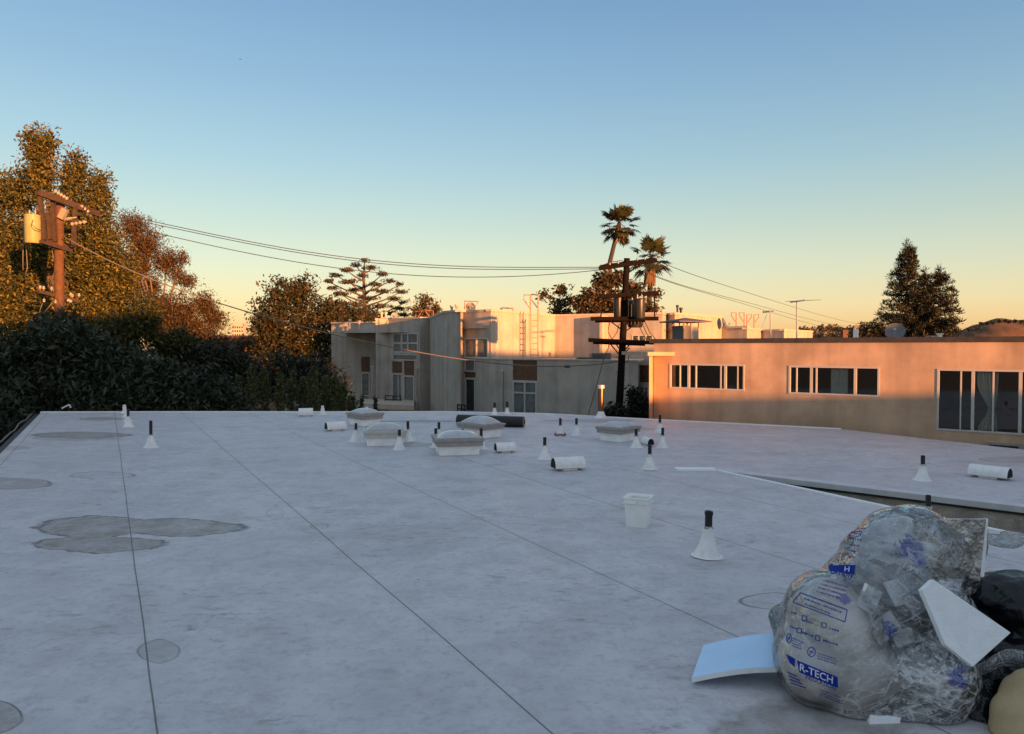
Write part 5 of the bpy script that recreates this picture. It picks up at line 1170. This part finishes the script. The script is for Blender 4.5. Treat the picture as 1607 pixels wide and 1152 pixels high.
def blob(name, parts, voxel, amp, m, parent, floor=.006, seed=0, wr=1.0, pulls=(), fine=1.0):
    """parts: ('e', centre, radii) ellipsoids; union by voxel remesh, then crumpled"""
    bm = bmesh.new()
    for c, r_ in parts:
        q_ = bmesh.ops.create_icosphere(bm, subdivisions=3, radius=1)
        for v in q_['verts']: v.co = Vector((v.co.x * r_[0], v.co.y * r_[1], v.co.z * r_[2])) + Vector(c)
    me = bpy.data.meshes.new(name); bm.to_mesh(me); bm.free(); o = bpy.data.objects.new(name, me); COL.objects.link(o)
    md = o.modifiers.new('r', 'REMESH'); md.mode = 'VOXEL'; md.voxel_size = voxel
    s_ = o.modifiers.new('s', 'SMOOTH'); s_.factor = .6; s_.iterations = 14
    dg = bpy.context.evaluated_depsgraph_get(); me2 = bpy.data.meshes.new_from_object(o.evaluated_get(dg)); o.modifiers.clear(); o.data = me2; me2.name = name
    n = len(me2.vertices); co = np.empty(n * 3); me2.vertices.foreach_get('co', co); co = co.reshape(-1, 3)
    no = np.empty(n * 3); me2.vertices.foreach_get('normal', no); no = no.reshape(-1, 3)
    d = np.empty(n)
    for i in range(n):
        p_ = Vector(co[i]); q_ = Vector((p_.x * .8 + p_.z * .5, p_.y * .8, p_.z * 1.9)) * wr + Vector((seed * 7.1, 0, 0))
        a_ = abs(mnoise.noise(q_ * 4.2)); b_ = abs(mnoise.noise(q_ * 9.5 + Vector((5, 0, 0)))); c_ = abs(mnoise.noise(p_ * 22 * wr)); e_ = mnoise.noise(p_ * 1.8)
        d[i] = e_ * 1.0 - a_ * 1.3 - (b_ * .7 + c_ * .25) * fine + .5
    co = co + no * (d * amp)[:, None]
    for (pt, rad, dirv) in pulls:
        w_ = np.exp(-((co - np.array(pt)) ** 2).sum(1) / rad ** 2)[:, None]; co = co + w_ * np.array(dirv)
    co[:, 2] = np.maximum(co[:, 2], floor + .004 * np.abs(d))
    me2.vertices.foreach_set('co', (co - (np.array(parent.location) if parent else 0)).ravel()); me2.materials.clear(); me2.materials.append(m)
    me2.polygons.foreach_set('use_smooth', [True] * len(me2.polygons)); me2.update()
    if parent: o.parent = parent
    return o
def el(px, py, rx, ry, Y, ryd):
    k = Y / FOC; return (tuple(D(px, py, Y)), (rx * k, ryd, ry * k))
base = G(1370, 1120)
tb = thing('trash_bag', 'big clear plastic bag with blue printing, stuffed with foam and film', 'trash bag', (base.x, base.y + .15, 0))
org = np.array(tb.location)
bag = blob('film', [el(1305, 1000, 76, 105, 3.78, .36), el(1335, 1045, 100, 88, 3.72, .34), el(1272, 1040, 56, 62, 3.68, .26), el(1432, 1052, 92, 80, 3.66, .32), el(1400, 1080, 110, 62, 3.66, .26), el(1380, 945, 90, 92, 3.85, .34), el(1425, 870, 92, 74, 3.95, .26), el(1370, 870, 42, 46, 3.92, .2), el(1500, 860, 48, 46, 4.0, .10), el(1495, 900, 46, 50, 3.95, .12), el(1470, 970, 58, 62, 3.76, .20), el(1480, 1000, 50, 44, 3.7, .14)],
           .013, .020, M_foam, tb, seed=1, fine=.12, wr=.62, pulls=[(tuple(D(1440, 800, 3.95)), .12, (0, 0, .02)), (tuple(D(1540, 822, 4.0)), .07, (.035, 0, .03))])
me = bag.data; bmv = [v.co + tb.location for v in me.vertices]; bvh = BVHTree.FromPolygons(bmv, [tuple(p_.vertices) for p_ in me.polygons])
pr = []
for px_, py_, r_ in ((1428, 862, .075), (1440, 880, .05), (1395, 988, .045), (1512, 1030, .07), (1505, 1062, .06), (1325, 940, .04)):
    h_, _a, _b, _c = bvh.ray_cast(CAM, ray(px_, py_).normalized())
    if h_ is not None: pr.append((h_ - tb.location, r_))
M_bag = plastic('clear_bag', (.92, .92, .91), .93, pr, bump=.6, glossy=1.0, rough=.09); bag.data.materials[0] = M_bag
# printing on the film: each drawn flat, then laid onto the bag's skin
M_print = mat('blue_print', (.012, .03, .27), .8, spec=.1); M_pw = mat('print_white', (.62, .62, .64), .4)
def lay(px, py, lift):
    d = ray(px, py).normalized(); h, nn_, _, _ = bvh.ray_cast(CAM, d)
    if h is None: return None
    return h - d * lift
def decal(name, tris, m, lift=.004, cell=3.0):
    """polygons in photo coordinates, cut fine enough to follow the film"""
    bm = bmesh.new()
    for poly in tris:
        bm.faces.new([bm.verts.new((x, y, 0)) for x, y in poly])
    bmesh.ops.triangulate(bm, faces=bm.faces)
    for _ in range(5):
        ed = [e_ for e_ in bm.edges if e_.calc_length() > cell]
        if not ed: break
        bmesh.ops.subdivide_edges(bm, edges=ed, cuts=1); bmesh.ops.triangulate(bm, faces=[f for f in bm.faces if len(f.verts) > 3])
    bad = []
    for v in bm.verts:
        q_ = lay(v.co.x, v.co.y, lift)
        if q_ is None: bad.append(v)
        else: v.co = q_ - tb.location
    if bad: bmesh.ops.delete(bm, geom=bad, context='VERTS')
    long = [f for f in bm.faces if max(e_.calc_length() for e_ in f.edges) > .08]
    bmesh.ops.delete(bm, geom=long, context='FACES')
    me_ = bpy.data.meshes.new(name); bm.to_mesh(me_); bm.free(); me_.materials.append(m); me_.polygons.foreach_set('use_smooth', [True] * len(me_.polygons))
    o = bpy.data.objects.new(name, me_); COL.objects.link(o); o.parent = tb; return o
def textpolys(s, x0, y0, ux, uy, hx, hy, width, height, bold=0):
    cu = bpy.data.curves.new('t', 'FONT'); cu.body = s; cu.size = 1; cu.offset = bold; cu.resolution_u = 3
    ob = bpy.data.objects.new('t', cu); COL.objects.link(ob); dg = bpy.context.evaluated_depsgraph_get()
    m_ = bpy.data.meshes.new_from_object(ob.evaluated_get(dg)); bpy.data.objects.remove(ob)
    xs = [v.co.x for v in m_.vertices]; ys = [v.co.y for v in m_.vertices]; ax, bx = min(xs), max(xs); ay, by = min(ys), max(ys)
    f = lambda v: (x0 + ux * width * (v.x - ax) / (bx - ax) + hx * height * (v.y - ay) / (by - ay), y0 + uy * width * (v.x - ax) / (bx - ax) + hy * height * (v.y - ay) / (by - ay))
    return [[f(m_.vertices[i].co) for i in p_.vertices] for p_ in m_.polygons]
def quadp(ax, ay, bx, by, w_):
    d = Vector((bx - ax, by - ay)).normalized(); n_ = Vector((-d.y, d.x)) * w_ / 2
    return [(ax - n_.x, ay - n_.y), (bx - n_.x, by - n_.y), (bx + n_.x, by + n_.y), (ax + n_.x, ay + n_.y)]
band = [(1250.5, 1036), (1314.5, 1062.5), (1315.5, 1080), (1254, 1055)]
decal('logo_band', [band, [(1233, 1026), (1248, 1034), (1247, 1047.5), (1239, 1040)]], M_print, .004)
u_ = Vector((64, 26)).normalized()
decal('logo_lettering', textpolys('R-TECH', 1255, 1052.5, u_.x, u_.y, .04, -1, 56, 11.5, .012), M_pw, .006, 2.5)
decal('lettering', textpolys('INSULATION', 1263, 1064.5, u_.x, u_.y, .04, -1, 52, 7, .01)
      + [quadp(1236 + i * 1.5, 1055 + i * 5.5, 1250 + i * 5.0, 1062 + i * 6.0, 1.6) for i in range(4)], M_print, .004, 2.5)
# upper repeat of the band, half hidden by the fold
decal('logo_band', [[(1308, 887), (1342.5, 886.5), (1340, 901.5), (1300, 895)], [(1300, 888), (1306, 884), (1308, 892), (1301, 895)]], M_print, .004)
decal('logo_lettering', textpolys('H', 1325, 896.5, .98, .1, .08, -1, 8, 8, .012), M_pw, .006, 2)
decal('lettering', textpolys('LATION', 1304, 899.5, .97, .22, .08, -1, 34, 6.5, .01), M_print, .004, 2.5)
pl = []
bx = [(1256, 930), (1329.5, 957), (1326, 976), (1244, 945)]
for i in range(4): pl.append(quadp(*bx[i], *bx[(i + 1) % 4], 1.5))
rr = random.Random(5)
def scrib(x, y, ln, ux_, uy_, h=2.6):   # unreadable small print: broken strokes
    s = 0
    while s < ln:
        w_ = rr.uniform(1.5, 4); cx_ = x + ux_ * s; cy_ = y + uy_ * s
        pl.append(quadp(cx_, cy_ + rr.uniform(-.4, .4), cx_ + ux_ * w_, cy_ + uy_ * w_ + rr.uniform(-.4, .4), rr.uniform(.9, h * .5))); 
        if rr.random() < .5: pl.append(quadp(cx_, cy_ - h / 2, cx_ + .1, cy_ + h / 2, .8))
        s += w_ + rr.uniform(.6, 1.4)
scrib(1262, 939, 60, .937, .35, 3.4); scrib(1262, 947.5, 40, .937, .35, 3.4)
for y in (910, 916, 922, 928): scrib(1292 - (y - 910) * .6, y, 40, .96, .27)
scrib(1242, 961, 8, .94, .3, 5); scrib(1266, 975, 8, .94, .3, 4); scrib(1302, 986, 14, .94, .3, 5); scrib(1240, 983, 10, .94, .3, 5); scrib(1258, 992, 18, .94, .33, 5); scrib(1292, 1005, 24, .95, .3, 5)
for (x, y) in ((1262, 970), (1293, 981), (1254, 989), (1283, 1001)):
    q_ = [(x - 3.4, y - 4), (x + 3.6, y - 2.6), (x + 3.2, y + 4.8), (x - 3.6, y + 3.2)]
    for i in range(4): pl.append(quadp(*q_[i], *q_[(i + 1) % 4], 1.3))
for (x, y, rx_) in ((1238, 1001.5, 3.8), (1273.5, 1023, 6.2)):
    pp_ = [(x + rx_ * math.cos(a_), y + 7.6 * math.sin(a_)) for a_ in np.linspace(0, 2 * math.pi, 17)]
    for i in range(16): pl.append(quadp(*pp_[i], *pp_[i + 1], 1.3))
    pl.append(quadp(x - rx_ * .6, y + 5, x + rx_ * .6, y - 5, 1.1)); pl.append(quadp(x - rx_ * .5, y - 1, x + rx_ * .5, y + 1.5, 1.4))
for i in range(4): scrib(1243, 1001 + i * 4, 16, .93, .36, 2.2)
for i in range(3): scrib(1283, 1025 + i * 4, 30, .95, .3, 2.2)
for i in range(3): scrib(1288, 1083 + i * 4, 36, .93, .36, 2)
for i in range(6): scrib(1330 + (5 - i) * 2.5, 828 + i * 9, 16 - i, .96, .12, 3)
q_ = [(1333, 836), (1352, 833), (1351, 841), (1332, 845)]
for i in range(4): pl.append(quadp(*q_[i], *q_[(i + 1) % 4], 1.1))
decal('small_print', pl, M_print, .004, 4)
# what the bag holds
def slab(name, label, cat, pts, th, mats, group=None, sub=0):
    pts = [Vector(p_) for p_ in pts]; n_ = (pts[2] - pts[0]).cross(pts[3] - pts[0]).normalized()
    if n_.y > 0: n_ = -n_
    mb = MB(); f_ = pts; k = [p_ - n_ * th for p_ in pts]
    mb.quad(*f_); mb.quad(*k[::-1]); nv_ = len(f_)
    for i in range(nv_): mb.quad(f_[i], k[i], k[(i + 1) % nv_], f_[(i + 1) % nv_])
    o = mb.build(name, mats, bevel=.004); 
    bm = bmesh.new(); bm.from_mesh(o.data); bmesh.ops.remove_doubles(bm, verts=bm.verts, dist=1e-5); bmesh.ops.recalc_face_normals(bm, faces=bm.faces); bm.to_mesh(o.data); bm.free()
    return tag(o, label, cat, group)
slab('foam_board', 'white foam board slanting out of the right side of the clear bag', 'foam board', [D(1484, 1012, 3.38), D(1527, 1047, 3.37), D(1587, 993, 3.42), D(1465, 909, 3.47), D(1447, 926, 3.46)], .035, M_foam)
M_foil = mat('foil_facing', (.45, .43, .39), .25, .9, var=.6, vscale=16, bump=1.0, bscale=11)
[n for n in M_foil.node_tree.nodes if n.type == 'BUMP'][0].inputs['Distance'].default_value = .08
slab('foil_board', 'foil faced board standing upright in the top of the clear bag', 'foam board', [D(1462, 905, 3.80), D(1538, 912, 3.78), D(1548, 814, 3.82), D(1432, 816, 3.86)], .012, M_foil)
slab('foam_board', 'white foam core behind the foil face in the top of the clear bag', 'foam board', [D(1470, 905, 3.815), D(1545, 906, 3.795), D(1551.5, 814, 3.835), D(1440, 816, 3.875)], .035, M_foam)
slab('foam_board', 'square cut foam offcut at the bottom of the clear bag', 'foam board', [D(1365, 1138, 3.40), D(1412, 1148, 3.40), D(1414, 1126, 3.42), D(1366, 1118, 3.42)], .06, M_foam)
M_beige = mat('insulation_batting', (.78, .72, .67), .9, var=.18, vscale=5, bump=.5, bscale=9)
o = blob('insulation_scrap', [el(1300, 1000, 62, 92, 3.80, .30), el(1325, 1050, 84, 74, 3.74, .28), el(1268, 1045, 46, 52, 3.70, .20)], .016, .02, M_beige, None, seed=3, wr=1.0)
tag(o, 'beige insulation scraps filling the left part of the clear bag', 'insulation')
M_crink = mat('crinkled_foil', (.85, .83, .80), .2, .9, var=.35, vscale=9, bump=1.0, bscale=17)
_t = M_crink.node_tree; _v = _t.nodes.new('ShaderNodeTexVoronoi'); _v.feature = 'F1'; _v.inputs['Scale'].default_value = 10; _b = [n for n in _t.nodes if n.type == 'BUMP'][0]; _b.inputs['Distance'].default_value = .028
_m = _t.nodes.new('ShaderNodeMapping'); _m.inputs['Scale'].default_value = (1, 1, 2.3); _t.links.new([n for n in _t.nodes if n.type == 'TEX_COORD'][0].outputs['Object'], _m.inputs[0]); _t.links.new(_m.outputs[0], _v.inputs['Vector']); _t.links.new(_v.outputs['Distance'], _b.inputs['Height'])
o = blob('crumpled_foil', [el(1440, 1060, 76, 66, 3.70, .26), el(1400, 1085, 92, 48, 3.68, .22), el(1485, 1040, 36, 44, 3.66, .16)], .012, .045, M_crink, None, seed=4, wr=1.6)
tag(o, 'silvery crinkled foil filling the lower right of the clear bag', 'foil')
o = blob('crumpled_film', [el(1395, 950, 76, 66, 3.88, .24), el(1440, 970, 56, 50, 3.84, .18)], .016, .06, mat('dark_film', (.26, .27, .28), .25, var=.8, vscale=9, bump=.8, bscale=12), None, seed=12, wr=1.4)
tag(o, 'dark grey film bunched up in the middle of the clear bag', 'plastic film')
o = blob('crumpled_film', [el(1408, 868, 62, 54, 3.98, .17), el(1460, 880, 40, 40, 4.0, .10)], .014, .05, mat('milky_film', (.90, .91, .95), .35, var=.3, vscale=9, bump=.8, bscale=14), None, seed=13, wr=1.4)
tag(o, 'milky white film bunched up in the top of the clear bag', 'plastic film')
for i, (x_, y_, a1_, sz) in enumerate([(1390, 985, .5, .07), (1365, 940, 1.1, .06), (1420, 1000, .2, .05), (1410, 930, 2.0, .06)]):
    c = D(x_, y_, 3.60); u1 = Vector((math.cos(a1_), .2, math.sin(a1_))) * sz; u2 = Vector((-math.sin(a1_), .3, math.cos(a1_))) * sz * .7
    slab('foam_offcut', ['square foam offcut pressed against the film just right of the check boxes', 'foam offcut in the clear bag right of the long printed box', 'smallest foam offcut in the clear bag, above the crinkled foil', 'foam offcut in the clear bag just left of the slanting board top'][i], 'foam offcut', [c - u1 - u2, c + u1 - u2, c + u1 + u2, c - u1 + u2], .02, M_foam, 'foam offcuts in the clear bag')
M_black_bag = plastic('black_bag_film', (.010, .013, .018), .0, [], rough=.22, bump=.45, sc_=.5, glossy=.40)
o = blob('trash_bag', [el(1600, 945, 70, 46, 4.0, .28), el(1560, 930, 48, 34, 3.98, .16), el(1660, 980, 90, 70, 4.0, .3), el(1600, 1000, 50, 40, 3.95, .2)], .016, .024, M_black_bag, None, seed=5, pulls=[(tuple(D(1520, 938, 3.95)), .1, (-.04, 0, .0))])
tag(o, 'taut shiny black bag behind the clear one at the right edge', 'trash bag')
o = blob('trash_bag', [el(1560, 1080, 60, 60, 3.75, .2), el(1520, 1110, 50, 42, 3.6, .2), el(1600, 1040, 60, 44, 3.85, .2), el(1540, 1020, 44, 36, 3.88, .12), el(1620, 1110, 50, 50, 3.6, .2)], .018, .035, M_black_bag, None, seed=6)
tag(o, 'crumpled black bag low down in the corner beside the clear one', 'trash bag')
mb = MB(); n = 26
def strip(u, v):
    x = 1512 + 110 * u; y = 1040 - 6 * math.sin(u * 3.0) - 26 * u * u + (18 + 16 * u) * v + 6 * math.sin(u * 8); return D(x, y, 3.50 + .14 * u - .05 * math.sin(v * 3) + .04 * math.sin(u * 11))
for i in range(n):
    for j in range(6): mb.quad(strip(i / n, j / 6), strip(i / n, (j + 1) / 6), strip((i + 1) / n, (j + 1) / 6), strip((i + 1) / n, j / 6))
o = mb.build('plastic_sheet', plastic('grey_sheet', (.42, .44, .45), .25, [], bump=.5), smooth=True); md = o.modifiers.new('t', 'SOLIDIFY'); md.thickness = .003
tag(o, 'grey plastic strip lying across the black bag in the corner', 'plastic sheet')
o = blob('cushion', [el(1606, 1125, 48, 42, 3.32, .14), el(1645, 1110, 70, 60, 3.35, .2), el(1595, 1150, 38, 34, 3.3, .12)], .014, .006, mat('cushion_cloth', (.50, .38, .21), .8, var=.15, vscale=6, bump=.4, bscale=60), None, seed=8)
tag(o, 'yellowish tan cushion at the bottom right corner of the picture', 'cushion')
o = blob('trash_bag', [el(1228, 972, 20, 24, 4.15, .07), el(1245, 960, 18, 22, 4.15, .08), el(1238, 1000, 22, 26, 4.1, .08)], .010, .014, plastic('teal_film', (.34, .42, .40), .25, [], bump=.9, sc_=1.6), None, seed=9)
tag(o, 'small greenish clear bag peeking out left of the printed bag', 'trash bag')
o = blob('plastic_sheet', [el(1570, 848, 34, 6, 4.9, .16), el(1595, 842, 22, 6, 5.0, .14)], .014, .02, plastic('clear_scrap', (.6, .62, .65), .75, [], bump=1.0), None, seed=10)
tag(o, 'thin clear plastic scrap on the roof right of the foil board', 'plastic sheet')
